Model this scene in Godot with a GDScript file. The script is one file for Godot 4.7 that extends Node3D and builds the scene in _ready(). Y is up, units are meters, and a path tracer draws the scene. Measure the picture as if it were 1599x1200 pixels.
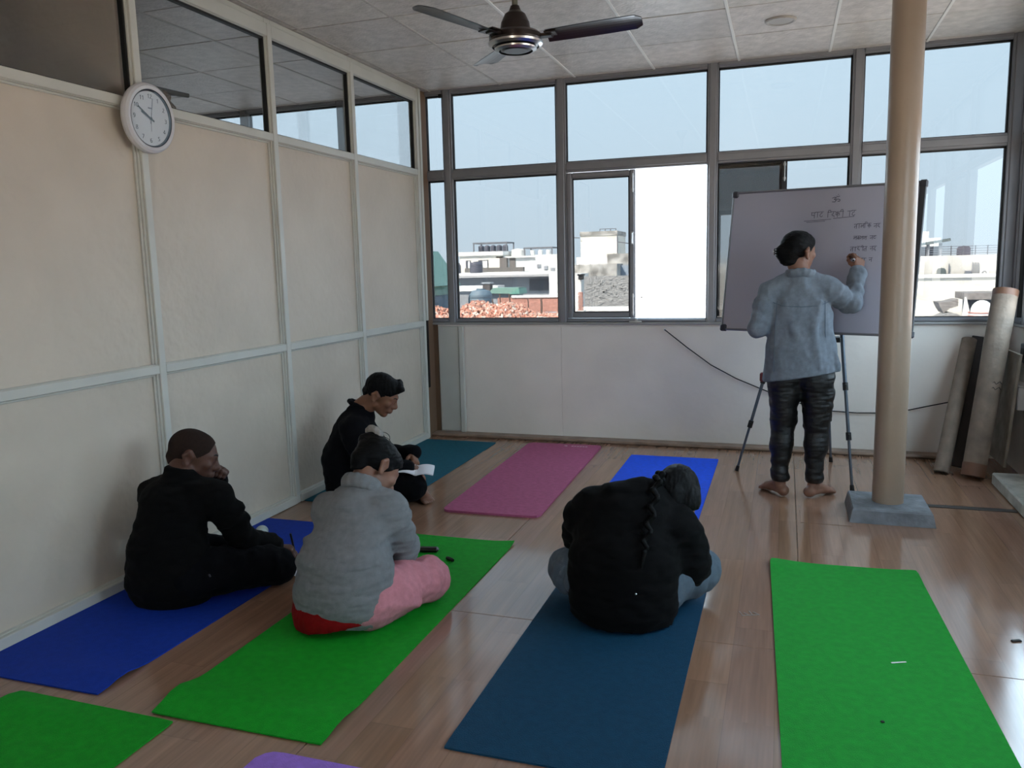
extends Node3D
# A yoga room under the roof: glazed back wall, panelled partition at the left, five people on and beside their mats.

const CEIL := 2.83
const LX := -2.80      # front faces of the partition's frame
const PX := -2.835     # its panels
const BZ := -6.28      # inner face of the back wall
const RX := 1.47       # inner face of the right wall
const FZ := 1.30       # wall behind the camera
const NX := -5.75      # far wall of the next room

var mats := {}
var noise_tex := {}
var used_names := {}
var rng := RandomNumberGenerator.new()


func _ready():
	rng.seed = 7
	# ---- camera
	var cam := Camera3D.new()
	cam.name = "camera"
	add_child(cam)
	cam.fov = 50.97
	cam.near = 0.05
	cam.far = 600.0
	cam.position = Vector3(0, 1.40, 0)
	cam.rotation_order = EULER_ORDER_YXZ
	cam.rotation = Vector3(deg_to_rad(-8.2045), deg_to_rad(18.7272), deg_to_rad(-1.3724))
	cam.current = true
	# ---- sky, exposure
	var we := WorldEnvironment.new()
	we.name = "environment"
	var env := Environment.new()
	env.background_mode = Environment.BG_SKY
	var sky := Sky.new()
	var psm := ProceduralSkyMaterial.new()
	psm.sky_top_color = Color(0.80, 0.92, 1.0)
	psm.sky_horizon_color = Color(0.77, 0.84, 0.89)
	psm.sky_curve = 0.14
	psm.ground_horizon_color = Color(0.82, 0.82, 0.80)
	psm.ground_bottom_color = Color(0.78, 0.76, 0.72)
	sky.sky_material = psm
	env.sky = sky
	env.background_energy_multiplier = SKY_ENERGY
	env.tonemap_mode = Environment.TONE_MAPPER_LINEAR
	env.tonemap_exposure = 1.0
	env.sdfgi_enabled = true
	env.ssao_enabled = true
	env.ssil_enabled = true
	we.environment = env
	add_child(we)
	# ---- sun: high, behind the building, on the fronts of the houses across
	var sun := DirectionalLight3D.new()
	sun.name = "sun"
	sun.light_color = Color(1.0, 0.96, 0.90)
	sun.light_energy = SUN_ENERGY
	sun.light_angular_distance = 0.5
	sun.shadow_enabled = true
	sun.sky_mode = DirectionalLight3D.SKY_MODE_LIGHT_ONLY
	add_child(sun)
	sun.look_at_from_position(Vector3.ZERO, Vector3(0.40, -0.72, -0.62), Vector3.UP)

	make_materials()
	build_shell()
	build_partition()
	build_back_wall()
	build_right_wall()
	build_ceiling()
	build_outside()
	build_mats()
	build_column()
	build_board()
	build_fan()
	build_clock()
	build_corner()
	build_small_things()
	build_people()


const SKY_ENERGY := 8.3
const SUN_ENERGY := 15.0

# ------------------------------------------------------------------ scene helpers

func numbered(called: String) -> String:
	var n: int = used_names.get(called, 0)
	used_names[called] = n + 1
	return called if n == 0 else "%s_%03d" % [called, n]


func tag(o: Node3D, label: String, category: String, group := "", kind := ""):
	if label: o.set_meta("label", label)
	if category: o.set_meta("category", category)
	if group: o.set_meta("group", group)
	if kind: o.set_meta("kind", kind)
	return o


func thing(called: String, label: String, category: String, at := Vector3.ZERO, turn := 0.0, group := "") -> Node3D:
	var o := Node3D.new()
	o.name = numbered(called)
	add_child(o)
	o.position = at
	o.rotation.y = turn
	tag(o, label, category, group)
	return o


func structure(called: String, at := Vector3.ZERO) -> Node3D:
	var o := Node3D.new()
	o.name = numbered(called)
	add_child(o)
	o.position = at
	o.set_meta("kind", "structure")
	return o


# commits a SurfaceTool (or takes a finished mesh) as one named MeshInstance3D
func obj(called: String, st, material: Material, parent: Node = null, at := Vector3.ZERO) -> MeshInstance3D:
	var o := MeshInstance3D.new()
	var top := parent == null or parent == self
	if top:
		o.name = numbered(called)
		add_child(o)
	else:
		o.name = called
		parent.add_child(o, true)
		var k: int = parent.get_meta("n_" + called, 0)
		parent.set_meta("n_" + called, k + 1)
		if k > 0: o.name = "%s_%03d" % [called, k]
	o.mesh = st.commit() if st is SurfaceTool else st
	o.material_override = material
	o.position = at
	return o


func new_st() -> SurfaceTool:
	var st := SurfaceTool.new()
	st.begin(Mesh.PRIMITIVE_TRIANGLES)
	return st


# one triangle whose front looks along n
func tri(st: SurfaceTool, a: Vector3, b: Vector3, c: Vector3, na: Vector3, nb = null, nc = null):
	var n2: Vector3 = na if nb == null else nb
	var n3: Vector3 = na if nc == null else nc
	if (b - a).cross(c - a).dot(na + n2 + n3) > 0.0:
		st.set_normal(na); st.add_vertex(a)
		st.set_normal(n3); st.add_vertex(c)
		st.set_normal(n2); st.add_vertex(b)
	else:
		st.set_normal(na); st.add_vertex(a)
		st.set_normal(n2); st.add_vertex(b)
		st.set_normal(n3); st.add_vertex(c)


func quad(st: SurfaceTool, a: Vector3, b: Vector3, c: Vector3, d: Vector3, n: Vector3):
	tri(st, a, b, c, n)
	tri(st, a, c, d, n)


# chamfered box; c is its centre, s its full size
func bx(st: SurfaceTool, c: Vector3, s: Vector3, bevel := 0.0, b := Basis.IDENTITY):
	var h := s * 0.5
	var e: float = min(bevel, min(h.x, min(h.y, h.z)) * 0.9)
	var x := b.x
	var y := b.y
	var z := b.z
	var ax := [x, y, z]
	var hh := [h.x, h.y, h.z]
	for k in 3:
		var i := (k + 1) % 3
		var j := (k + 2) % 3
		for sg in [-1.0, 1.0]:
			var n: Vector3 = ax[k] * sg
			var o: Vector3 = c + n * hh[k]
			var u: Vector3 = ax[i] * (hh[i] - e)
			var v: Vector3 = ax[j] * (hh[j] - e)
			quad(st, o - u - v, o + u - v, o + u + v, o - u + v, n)
	if e <= 0.0: return
	for k in 3:
		var i := (k + 1) % 3
		var j := (k + 2) % 3
		for si in [-1.0, 1.0]:
			for sj in [-1.0, 1.0]:
				var n: Vector3 = (ax[i] * si + ax[j] * sj).normalized()
				var l: Vector3 = ax[k] * (hh[k] - e)
				var p: Vector3 = c + ax[i] * si * hh[i] + ax[j] * sj * (hh[j] - e)
				var q: Vector3 = c + ax[i] * si * (hh[i] - e) + ax[j] * sj * hh[j]
				quad(st, p - l, p + l, q + l, q - l, n)
	for sx in [-1.0, 1.0]:
		for sy in [-1.0, 1.0]:
			for sz in [-1.0, 1.0]:
				var p: Vector3 = c + x * sx * h.x + y * sy * (h.y - e) + z * sz * (h.z - e)
				var q: Vector3 = c + x * sx * (h.x - e) + y * sy * h.y + z * sz * (h.z - e)
				var r: Vector3 = c + x * sx * (h.x - e) + y * sy * (h.y - e) + z * sz * h.z
				tri(st, p, q, r, (x * sx + y * sy + z * sz).normalized())


# box given by its two corners
func bx2(st: SurfaceTool, a: Vector3, b: Vector3, bevel := 0.0):
	bx(st, (a + b) * 0.5, (b - a).abs(), bevel)


func side_of(axis: Vector3) -> Vector3:
	var s := axis.cross(Vector3.UP)
	if s.length() < 0.05: s = axis.cross(Vector3.RIGHT)
	return s.normalized()


# round tube through points; r is a number or one radius per point
func tube(st: SurfaceTool, pts: Array, r, sides := 10, caps := true):
	var n := pts.size()
	var rings := []
	var normals := []
	var s := side_of((pts[1] - pts[0]).normalized())
	for i in n:
		var t: Vector3 = (pts[min(i + 1, n - 1)] - pts[max(i - 1, 0)]).normalized()
		s = (s - t * s.dot(t)).normalized()
		var u := t.cross(s)
		var rad: float = r[i] if r is Array else r
		var ring := []
		var nn := []
		for k in sides:
			var a := TAU * k / sides
			var d: Vector3 = s * cos(a) + u * sin(a)
			ring.append(pts[i] + d * rad)
			nn.append(d)
		rings.append(ring)
		normals.append(nn)
	for i in n - 1:
		for k in sides:
			var m := (k + 1) % sides
			tri(st, rings[i][k], rings[i][m], rings[i + 1][m], normals[i][k], normals[i][m], normals[i + 1][m])
			tri(st, rings[i][k], rings[i + 1][m], rings[i + 1][k], normals[i][k], normals[i + 1][m], normals[i + 1][k])
	if caps:
		for e in [0, n - 1]:
			var t: Vector3 = (pts[0] - pts[1]).normalized() if e == 0 else (pts[n - 1] - pts[n - 2]).normalized()
			for k in sides:
				tri(st, pts[e], rings[e][k], rings[e][(k + 1) % sides], t)


# solid of revolution round the y axis of xf; profile is [Vector2(r, y), ...]; corners stay sharp
func lathe(st: SurfaceTool, profile: Array, sides := 32, xf := Transform3D.IDENTITY):
	for i in profile.size() - 1:
		var p: Vector2 = profile[i]
		var q: Vector2 = profile[i + 1]
		var d := q - p
		if d.length() < 1e-7: continue
		var nn := Vector2(d.y, -d.x).normalized()
		for k in sides:
			var a0 := TAU * k / sides
			var a1 := TAU * (k + 1) / sides
			var c0 := Vector3(cos(a0), 0, sin(a0))
			var c1 := Vector3(cos(a1), 0, sin(a1))
			var n0: Vector3 = xf.basis * (c0 * nn.x + Vector3.UP * nn.y)
			var n1: Vector3 = xf.basis * (c1 * nn.x + Vector3.UP * nn.y)
			var a: Vector3 = xf * (c0 * p.x + Vector3.UP * p.y)
			var b: Vector3 = xf * (c1 * p.x + Vector3.UP * p.y)
			var c: Vector3 = xf * (c1 * q.x + Vector3.UP * q.y)
			var e: Vector3 = xf * (c0 * q.x + Vector3.UP * q.y)
			if p.x > 1e-6: tri(st, a, b, c, n0, n1, n1)
			if q.x > 1e-6: tri(st, a, c, e, n0, n1, n0)


# flat outline (in the x-y plane of xf) pulled along z from z0 to z1
func prism(st: SurfaceTool, poly: PackedVector2Array, z0: float, z1: float, xf := Transform3D.IDENTITY):
	var idx := Geometry2D.triangulate_polygon(poly)
	var bk := xf.basis.z.normalized()
	for i in range(0, idx.size(), 3):
		var p := [poly[idx[i]], poly[idx[i + 1]], poly[idx[i + 2]]]
		tri(st, xf * Vector3(p[0].x, p[0].y, z1), xf * Vector3(p[1].x, p[1].y, z1), xf * Vector3(p[2].x, p[2].y, z1), bk)
		tri(st, xf * Vector3(p[0].x, p[0].y, z0), xf * Vector3(p[1].x, p[1].y, z0), xf * Vector3(p[2].x, p[2].y, z0), -bk)
	var ccw := not Geometry2D.is_polygon_clockwise(poly)
	for i in poly.size():
		var a := poly[i]
		var b := poly[(i + 1) % poly.size()]
		var d := (b - a).normalized()
		var nn := Vector3(d.y, -d.x, 0) * (1.0 if ccw else -1.0)
		quad(st, xf * Vector3(a.x, a.y, z0), xf * Vector3(b.x, b.y, z0), xf * Vector3(b.x, b.y, z1), xf * Vector3(a.x, a.y, z1), (xf.basis * nn).normalized())


# ------------------------------------------------------------------ materials

func noise(called: String, freq: float, octaves := 4, normal := false, size := 256, strength := 4.0, low := 0.0, high := 1.0) -> NoiseTexture2D:
	if noise_tex.has(called): return noise_tex[called]
	var n := FastNoiseLite.new()
	n.noise_type = FastNoiseLite.TYPE_SIMPLEX_SMOOTH
	n.seed = hash(called) % 1000
	n.frequency = freq
	n.fractal_octaves = octaves
	var t := NoiseTexture2D.new()
	t.width = size
	t.height = size
	t.seamless = true
	t.noise = n
	if normal:
		t.as_normal_map = true
		t.bump_strength = strength
	else:
		var g := Gradient.new()
		g.set_color(0, Color(low, low, low))
		g.set_color(1, Color(high, high, high))
		t.color_ramp = g
	noise_tex[called] = t
	return t


func m(called: String, c: Color, rough := 0.6, metal := 0.0, spec := 0.5) -> StandardMaterial3D:
	if mats.has(called): return mats[called]
	var k := StandardMaterial3D.new()
	k.resource_name = called
	k.albedo_color = c
	k.roughness = rough
	k.metallic = metal
	k.metallic_specular = spec
	mats[called] = k
	return k


func textured(k: StandardMaterial3D, tone: Texture2D, relief: Texture2D, scale: float, strength := 1.0):
	k.uv1_triplanar = true
	k.uv1_world_triplanar = true
	k.uv1_scale = Vector3.ONE * scale
	if tone: k.albedo_texture = tone
	if relief:
		k.normal_enabled = true
		k.normal_texture = relief
		k.normal_scale = strength
	return k


func make_materials():
	var fine := noise("fine relief", 0.09, 3, true, 256, 3.0)
	var tone := noise("soft tone", 0.012, 3, false, 256, 0.0, 0.95, 1.0)
	var grime := noise("grime tone", 0.02, 5, false, 256, 0.0, 0.70, 1.0)
	textured(m("cream partition board", Color(0.81, 0.765, 0.705), 0.45), tone, fine, 0.6, 0.15)
	textured(m("painted frame", Color(0.80, 0.80, 0.77), 0.35), tone, null, 0.9)
	textured(m("wall paint", Color(0.94, 0.905, 0.87), 0.6), tone, fine, 0.5, 0.05)
	textured(m("outer wall", Color(0.74, 0.72, 0.69), 0.8), grime, fine, 0.4, 0.4)
	textured(m("ceiling board", Color(0.72, 0.69, 0.66), 0.42), noise("ceiling tone", 0.03, 4, false, 256, 0.0, 0.84, 1.0), noise("ceiling relief", 0.12, 2, true, 256, 3.0), 1.2, 0.25)
	m("grid white", Color(0.86, 0.85, 0.83), 0.4)
	m("grid dark", Color(0.20, 0.19, 0.18), 0.6)
	textured(m("aluminium frame", Color(0.54, 0.54, 0.56), 0.38, 0.35), tone, null, 1.5)
	m("rubber gasket", Color(0.05, 0.05, 0.055), 0.6)
	m("bare corner", Color(0.45, 0.35, 0.27), 0.8)
	m("dark gap", Color(0.10, 0.07, 0.05), 0.9)
	var g := m("tinted glass", Color(0.03, 0.045, 0.06, 0.65), 0.0, 0.0, 0.5)
	g.transparency = BaseMaterial3D.TRANSPARENCY_ALPHA
	g = m("clear glass", Color(0.30, 0.34, 0.34, 0.05), 0.0, 0.0, 0.5)
	g.transparency = BaseMaterial3D.TRANSPARENCY_ALPHA
	m("steel", Color(0.72, 0.72, 0.72), 0.28, 1.0)
	m("dark plastic", Color(0.045, 0.04, 0.045), 0.4)
	m("white plastic", Color(0.84, 0.84, 0.85), 0.35)
	m("paper", Color(0.90, 0.90, 0.93), 0.8)
	m("black ink", Color(0.03, 0.03, 0.04), 0.6)
	make_floor_material()


# wood-print vinyl: strips of plank with streaky grain, drawn into one repeating picture
func make_floor_material():
	var w := 512
	var h := 1024
	var im := Image.create(w, h, false, Image.FORMAT_RGB8)
	var n := FastNoiseLite.new()
	n.seed = 11
	n.frequency = 0.02
	n.fractal_octaves = 3
	var r := RandomNumberGenerator.new()
	r.seed = 5
	var strips := 8
	var sw := w / strips
	var tones := []
	var cuts := []
	for i in strips:
		cuts.append(r.randi_range(0, h - 1))
		tones.append([r.randf_range(-0.03, 0.03), r.randf_range(-0.03, 0.03), r.randf_range(-0.02, 0.03)])
	for x in w:
		var s: int = x / sw
		var edge: bool = x % sw == 0
		for y in h:
			var yy: int = (y - cuts[s] + h) % h
			var second: bool = yy >= h / 2
			var v: float = tones[s][1 if second else 0]
			var g: float = n.get_noise_2d(x * 2.2 + s * 91.0, y * 0.10 + (700.0 if second else 0.0)) * 0.08 + n.get_noise_2d(x * 9.0, y * 0.35) * 0.05
			var l: float = 1.0 + v + g
			if edge or yy == 0 or yy == h / 2: l *= 0.88
			im.set_pixel(x, y, Color(0.555 * l, 0.425 * l, 0.345 * l + tones[s][2] * 0.4))
	var k := m("wood print vinyl", Color(1, 1, 1), 0.2, 0.0, 0.75)
	k.albedo_texture = ImageTexture.create_from_image(im)
	k.uv1_triplanar = true
	k.uv1_world_triplanar = true
	k.uv1_scale = Vector3(1.0 / 1.2, 1.0 / 1.2, 1.0 / 2.4)
	k.roughness_texture = noise("floor gloss", 0.02, 4, false, 256, 0.0, 0.09, 0.19)
	k.roughness = 1.0
	k.normal_enabled = true
	k.normal_texture = noise("floor waves", 0.016, 3, true, 256, 2.0)
	k.normal_scale = 0.05

# ------------------------------------------------------------------ the room

func build_shell():
	var wp: Material = mats["wall paint"]
	# floor slab with its sheets of vinyl
	var fl := structure("floor")
	var st := new_st()
	bx2(st, Vector3(NX - 0.2, -0.30, BZ), Vector3(RX, -0.012, FZ + 0.2))
	obj("floor_slab", st, mats["outer wall"], fl)
	var xs := [LX - 0.06, -1.33, 0.09, RX]
	var zs := [FZ, -2.92, BZ]
	for i in 3:
		for j in 2:
			st = new_st()
			bx2(st, Vector3(xs[i] + 0.0012, -0.012, zs[j + 1] + 0.0012), Vector3(xs[i + 1] - 0.0012, 0, zs[j] - 0.0012), 0.0015)
			obj("vinyl_sheet", st, mats["wood print vinyl"], fl)
	st = new_st()
	bx2(st, Vector3(NX, -0.012, BZ), Vector3(LX - 0.065, 0, FZ))
	obj("next_room_floor", st, mats["wall paint"], fl)
	st = new_st()
	bx2(st, Vector3(0.80, 0, -4.985), Vector3(1.245, 0.005, -4.935), 0.002)
	obj("threshold_strip", st, m("worn metal strip", Color(0.30, 0.28, 0.27), 0.45, 0.6), fl)
	# a patch of newer sheet near the column
	st = new_st()
	bx2(st, Vector3(0.11, 0, -4.70), Vector3(0.37, 0.0016, -4.47), 0.001)
	obj("vinyl_patch", st, mats["wood print vinyl"], fl)
	# walls out of the picture close the two rooms
	var w := structure("wall_front")
	st = new_st()
	bx2(st, Vector3(NX - 0.2, 0, FZ), Vector3(FRONT_X0, CEIL + 0.3, FZ + 0.2))
	bx2(st, Vector3(FRONT_X1, 0, FZ), Vector3(RX + 0.2, CEIL + 0.3, FZ + 0.2))
	bx2(st, Vector3(FRONT_X0, 2.25, FZ), Vector3(FRONT_X1, CEIL + 0.3, FZ + 0.2))
	obj("plaster", st, wp, w)
	# the wide doorway behind the camera opens on a sunlit terrace
	st = new_st()
	bx2(st, Vector3(NX - 0.2, -0.30, FZ + 0.2), Vector3(RX + 0.2, -0.02, FZ + 7.0))
	obj("terrace", st, m("terrace", Color(0.78, 0.73, 0.66), 0.8), w)
	st = new_st()
	for x in [FRONT_X0, FRONT_X1 - 0.07]: bx2(st, Vector3(x, 0, FZ + 0.02), Vector3(x + 0.07, 2.25, FZ + 0.14), 0.004)
	bx2(st, Vector3(FRONT_X0, 2.18, FZ + 0.02), Vector3(FRONT_X1, 2.25, FZ + 0.14), 0.004)
	obj("door_frame", st, mats["aluminium frame"], w)
	w = structure("wall_next_room")
	st = new_st()
	bx2(st, Vector3(NX - 0.2, 0, BZ - 0.2), Vector3(NX, CEIL + 0.3, FZ))
	obj("plaster", st, wp, w)
	st = new_st()
	bx2(st, Vector3(NX, 0, -3.14), Vector3(PX - 0.03, CEIL, -3.05))
	obj("cross_partition", st, mats["cream partition board"], w)


# the partition: frame members, boards and clear panes, each a piece of its own
func build_partition():
	var w := structure("wall_left")
	var fr: Material = mats["painted frame"]
	var board: Material = mats["cream partition board"]
	var zs := [1.0, -0.02, -1.04, -2.06, -3.088, -4.128, -5.055, -6.07]
	var st: SurfaceTool
	for i in zs.size():
		# a stile: wide back strip and a narrower proud cap
		st = new_st()
		bx2(st, Vector3(LX - 0.06, 0, zs[i] - 0.028), Vector3(LX - 0.014, CEIL, zs[i] + 0.030), 0.002)
		bx2(st, Vector3(LX - 0.016, 0, zs[i] - 0.021), Vector3(LX, 2.80, zs[i] + 0.021), 0.003)
		obj("stile", st, fr, w)
	for i in zs.size() - 1:
		var z0: float = zs[i] - 0.028
		var z1: float = zs[i + 1] + 0.030
		for band in [[0.052, 0.938], [0.986, 2.150]]:
			st = new_st()
			bx2(st, Vector3(PX - 0.02, band[0] - 0.01, z1 - 0.005), Vector3(PX + rng.randf_range(-0.001, 0.001), band[1] + 0.01, z0 + 0.005))
			obj("board", st, board, w)
			# beading round each board
			st = new_st()
			bx2(st, Vector3(PX - 0.002, band[0], z0 - 0.010), Vector3(PX + 0.012, band[1], z0), 0.003)
			bx2(st, Vector3(PX - 0.002, band[0], z1), Vector3(PX + 0.012, band[1], z1 + 0.010), 0.003)
			bx2(st, Vector3(PX - 0.002, band[1] - 0.010, z1), Vector3(PX + 0.012, band[1], z0), 0.003)
			obj("beading", st, fr, w)
		st = new_st()
		bx2(st, Vector3(PX - 0.004, 2.19, z1 - 0.006), Vector3(PX + 0.001, 2.735, z0 + 0.006))
		obj("clerestory_pane", st, mats["clear glass"], w)
		st = new_st()
		for e in [[z0 - 0.010, z0], [z1, z1 + 0.010]]:
			bx2(st, Vector3(PX - 0.012, 2.20, e[0]), Vector3(PX + 0.012, 2.725, e[1]))
		bx2(st, Vector3(PX - 0.012, 2.713, z1), Vector3(PX + 0.012, 2.725, z0))
		bx2(st, Vector3(PX - 0.012, 2.20, z1), Vector3(PX + 0.006, 2.206, z0))
		obj("gasket", st, mats["rubber gasket"], w)
		for rail in [[0.0, 0.052, 0.012], [0.938, 0.986, 0.0], [2.150, 2.200, 0.0], [2.725, 2.80, 0.0]]:
			st = new_st()
			bx2(st, Vector3(LX - 0.06, rail[0], z1), Vector3(LX - 0.014, rail[1] + (0.03 if rail[0] > 2.7 else 0.0), z0), 0.002)
			bx2(st, Vector3(LX - 0.016, rail[0] + 0.003, z1 - 0.008), Vector3(LX - 0.001 + rail[2], rail[1] - 0.003, z0 + 0.008), 0.003)
			obj("rail", st, fr, w)
	# corner: bare edge of the old wall between the last stile and the windows
	st = new_st()
	bx2(st, Vector3(LX - 0.06, 0, BZ), Vector3(LX - 0.02, CEIL, -6.098))
	obj("bare_edge", st, mats["bare corner"], w)
	st = new_st()
	bx2(st, Vector3(LX - 0.03, 0.42, -6.155), Vector3(LX - 0.008, 0.985, -6.125), 0.004)
	obj("dark_slot", st, mats["dark gap"], w)
	st = new_st()
	bx2(st, Vector3(LX - 0.03, 0.985, -6.135), Vector3(LX + 0.004, CEIL, -6.10), 0.003)
	obj("corner_post", st, fr, w)
	# next room: a wrapped bundle left on a wall cupboard, seen through the second pane
	var cab := thing("wall_cupboard", "pale wall cupboard behind the clerestory glass above the clock", "cupboard", Vector3(-3.30, 1.75, -3.55))
	st = new_st()
	bx(st, Vector3(0, 0.2, 0), Vector3(0.6, 0.40, 0.55), 0.006)
	obj("body", st, board, cab)
	for s in [-1.0, 1.0]:
		st = new_st()
		bx(st, Vector3(0.305, 0.2, s * 0.137), Vector3(0.018, 0.39, 0.268), 0.004)
		obj("door", st, fr, cab)


# one bar of window frame: a wide dark base and a narrower face with a groove
func frame_bar(st: SurfaceTool, a: Vector3, b: Vector3, along: int, inward := Vector3(0, 0, 1)):
	var c := (a + b) * 0.5
	var s := (b - a).abs()
	bx(st, c, s, 0.004)
	var t := s
	var cross := 0
	for k in 3:
		if k != along and absf(inward[k]) < 0.5: cross = k
	t[cross] = s[cross] * 0.62
	bx(st, c + inward * (s[1] * 0.0 + 0.012), t, 0.004)


func build_back_wall():
	var st: SurfaceTool
	var al: Material = mats["aluminium frame"]
	var w := structure("wall_back")
	st = new_st()
	bx2(st, Vector3(NX, -0.3, BZ - 0.16), Vector3(RX + 0.16, 0.955, BZ))
	obj("plaster", st, mats["wall paint"], w)
	# proud boards either side of the batten, a joint further right
	st = new_st()
	bx2(st, Vector3(-2.775, 0.03, BZ - 0.01), Vector3(-2.59, 0.925, BZ + 0.012), 0.004)
	obj("wall_board", st, mats["painted frame"], w)
	st = new_st()
	bx2(st, Vector3(-2.535, 0.02, BZ - 0.01), Vector3(-1.701, 0.925, BZ + 0.006), 0.003)
	obj("wall_board", st, mats["wall paint"], w)
	st = new_st()
	bx2(st, Vector3(-1.698, 0.02, BZ - 0.01), Vector3(0.86, 0.925, BZ + 0.006), 0.003)
	obj("wall_board", st, mats["wall paint"], w)
	st = new_st()
	bx2(st, Vector3(-2.585, 0.0, BZ - 0.01), Vector3(-2.545, 0.925, BZ + 0.028), 0.004)
	obj("batten", st, mats["painted frame"], w)
	st = new_st()
	bx2(st, Vector3(-2.84, 0, BZ - 0.01), Vector3(-2.78, 0.955, BZ + 0.004))
	obj("bare_edge", st, mats["bare corner"], w)
	var bb := new_st()
	bx2(bb, Vector3(LX - 0.02, 0, BZ), Vector3(1.245, 0.026, BZ + 0.13), 0.010)
	var b := obj("baseboard_back", bb, textured(m("skirting wood", Color(0.62, 0.52, 0.45), 0.4), noise_tex["grime tone"], null, 1.5))
	b.set_meta("kind", "structure")

	# ---- the glazing
	var win := structure("window_1")
	var D0 := BZ - 0.055
	var D1 := BZ + 0.005
	var ms := [[-5.75, -5.66], [-4.62, -4.53], [-3.645, -3.56], [-2.90, -2.825], [-2.675, -2.597], [-1.718, -1.640], [-0.565, -0.488], [0.412, 0.488], [1.378, 1.47]]
	for q in ms:
		st = new_st()
		frame_bar(st, Vector3(q[0], 0.955, D0), Vector3(q[1], CEIL + 0.022, D1), 1)
		obj("mullion", st, al, win)
	for k in ms.size() - 1:
		var x0: float = ms[k][1]
		var x1: float = ms[k + 1][0]
		var open_bay: bool = k == 5
		for band in [[0.955, 0.988], [2.125, 2.208], [2.800, CEIL + 0.022]]:
			st = new_st()
			frame_bar(st, Vector3(x0, band[0], D0), Vector3(x1, band[1], D1), 0)
			obj("frame_rail", st, al, win)
		for row in [[0.988, 2.125], [2.208, 2.800]]:
			if open_bay and row[0] < 1.5: continue
			st = new_st()
			bx2(st, Vector3(x0 - 0.004, row[0] - 0.004, D0 + 0.018), Vector3(x1 + 0.004, row[1] + 0.004, D0 + 0.024))
			obj("glass_pane", st, mats["tinted glass"], win)
			st = new_st()
			var gd := 0.011
			bx2(st, Vector3(x0, row[0], D0 + 0.010), Vector3(x0 + gd * 0.6, row[1], D0 + 0.036))
			bx2(st, Vector3(x1 - gd, row[0], D0 + 0.010), Vector3(x1, row[1], D0 + 0.036))
			bx2(st, Vector3(x0, row[1] - gd, D0 + 0.010), Vector3(x1, row[1], D0 + 0.036))
			bx2(st, Vector3(x0, row[0], D0 + 0.010), Vector3(x1, row[0] + gd * 0.5, D0 + 0.036))
			obj("gasket", st, mats["rubber gasket"], win)
	# sill board under the glazing
	st = new_st()
	bx2(st, Vector3(LX - 0.02, 0.938, BZ - 0.10), Vector3(RX, 0.957, BZ + 0.022), 0.004)
	obj("sill", st, m("sill grey", Color(0.62, 0.61, 0.60), 0.5), win)
	# the small latch box at the top of the first mullion, the bolt keeper at the sill
	st = new_st()
	bx2(st, Vector3(-2.695, 2.775, D1), Vector3(-2.665, 2.805, D1 + 0.02), 0.003)
	obj("corner_clip", st, mats["dark plastic"], win)
	st = new_st()
	bx2(st, Vector3(-1.145, 0.955, D1 - 0.01), Vector3(-1.05, 0.968, D1 + 0.02), 0.002)
	bx2(st, Vector3(-1.10, 0.955, D1), Vector3(-1.08, 0.985, D1 + 0.015), 0.002)
	obj("bolt_keeper", st, mats["steel"], win)
	# two casement leaves: one nearly shut, one folded right back outside
	casement(win, Vector3(-1.640, 0.990, BZ - 0.028), 0.540, 1.131, 1.2, 1.0, "casement_sash")
	casement(win, Vector3(-0.535, 0.995, BZ - 0.085), 0.535, 1.15, -1.5, 1.0, "casement_sash")


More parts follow.
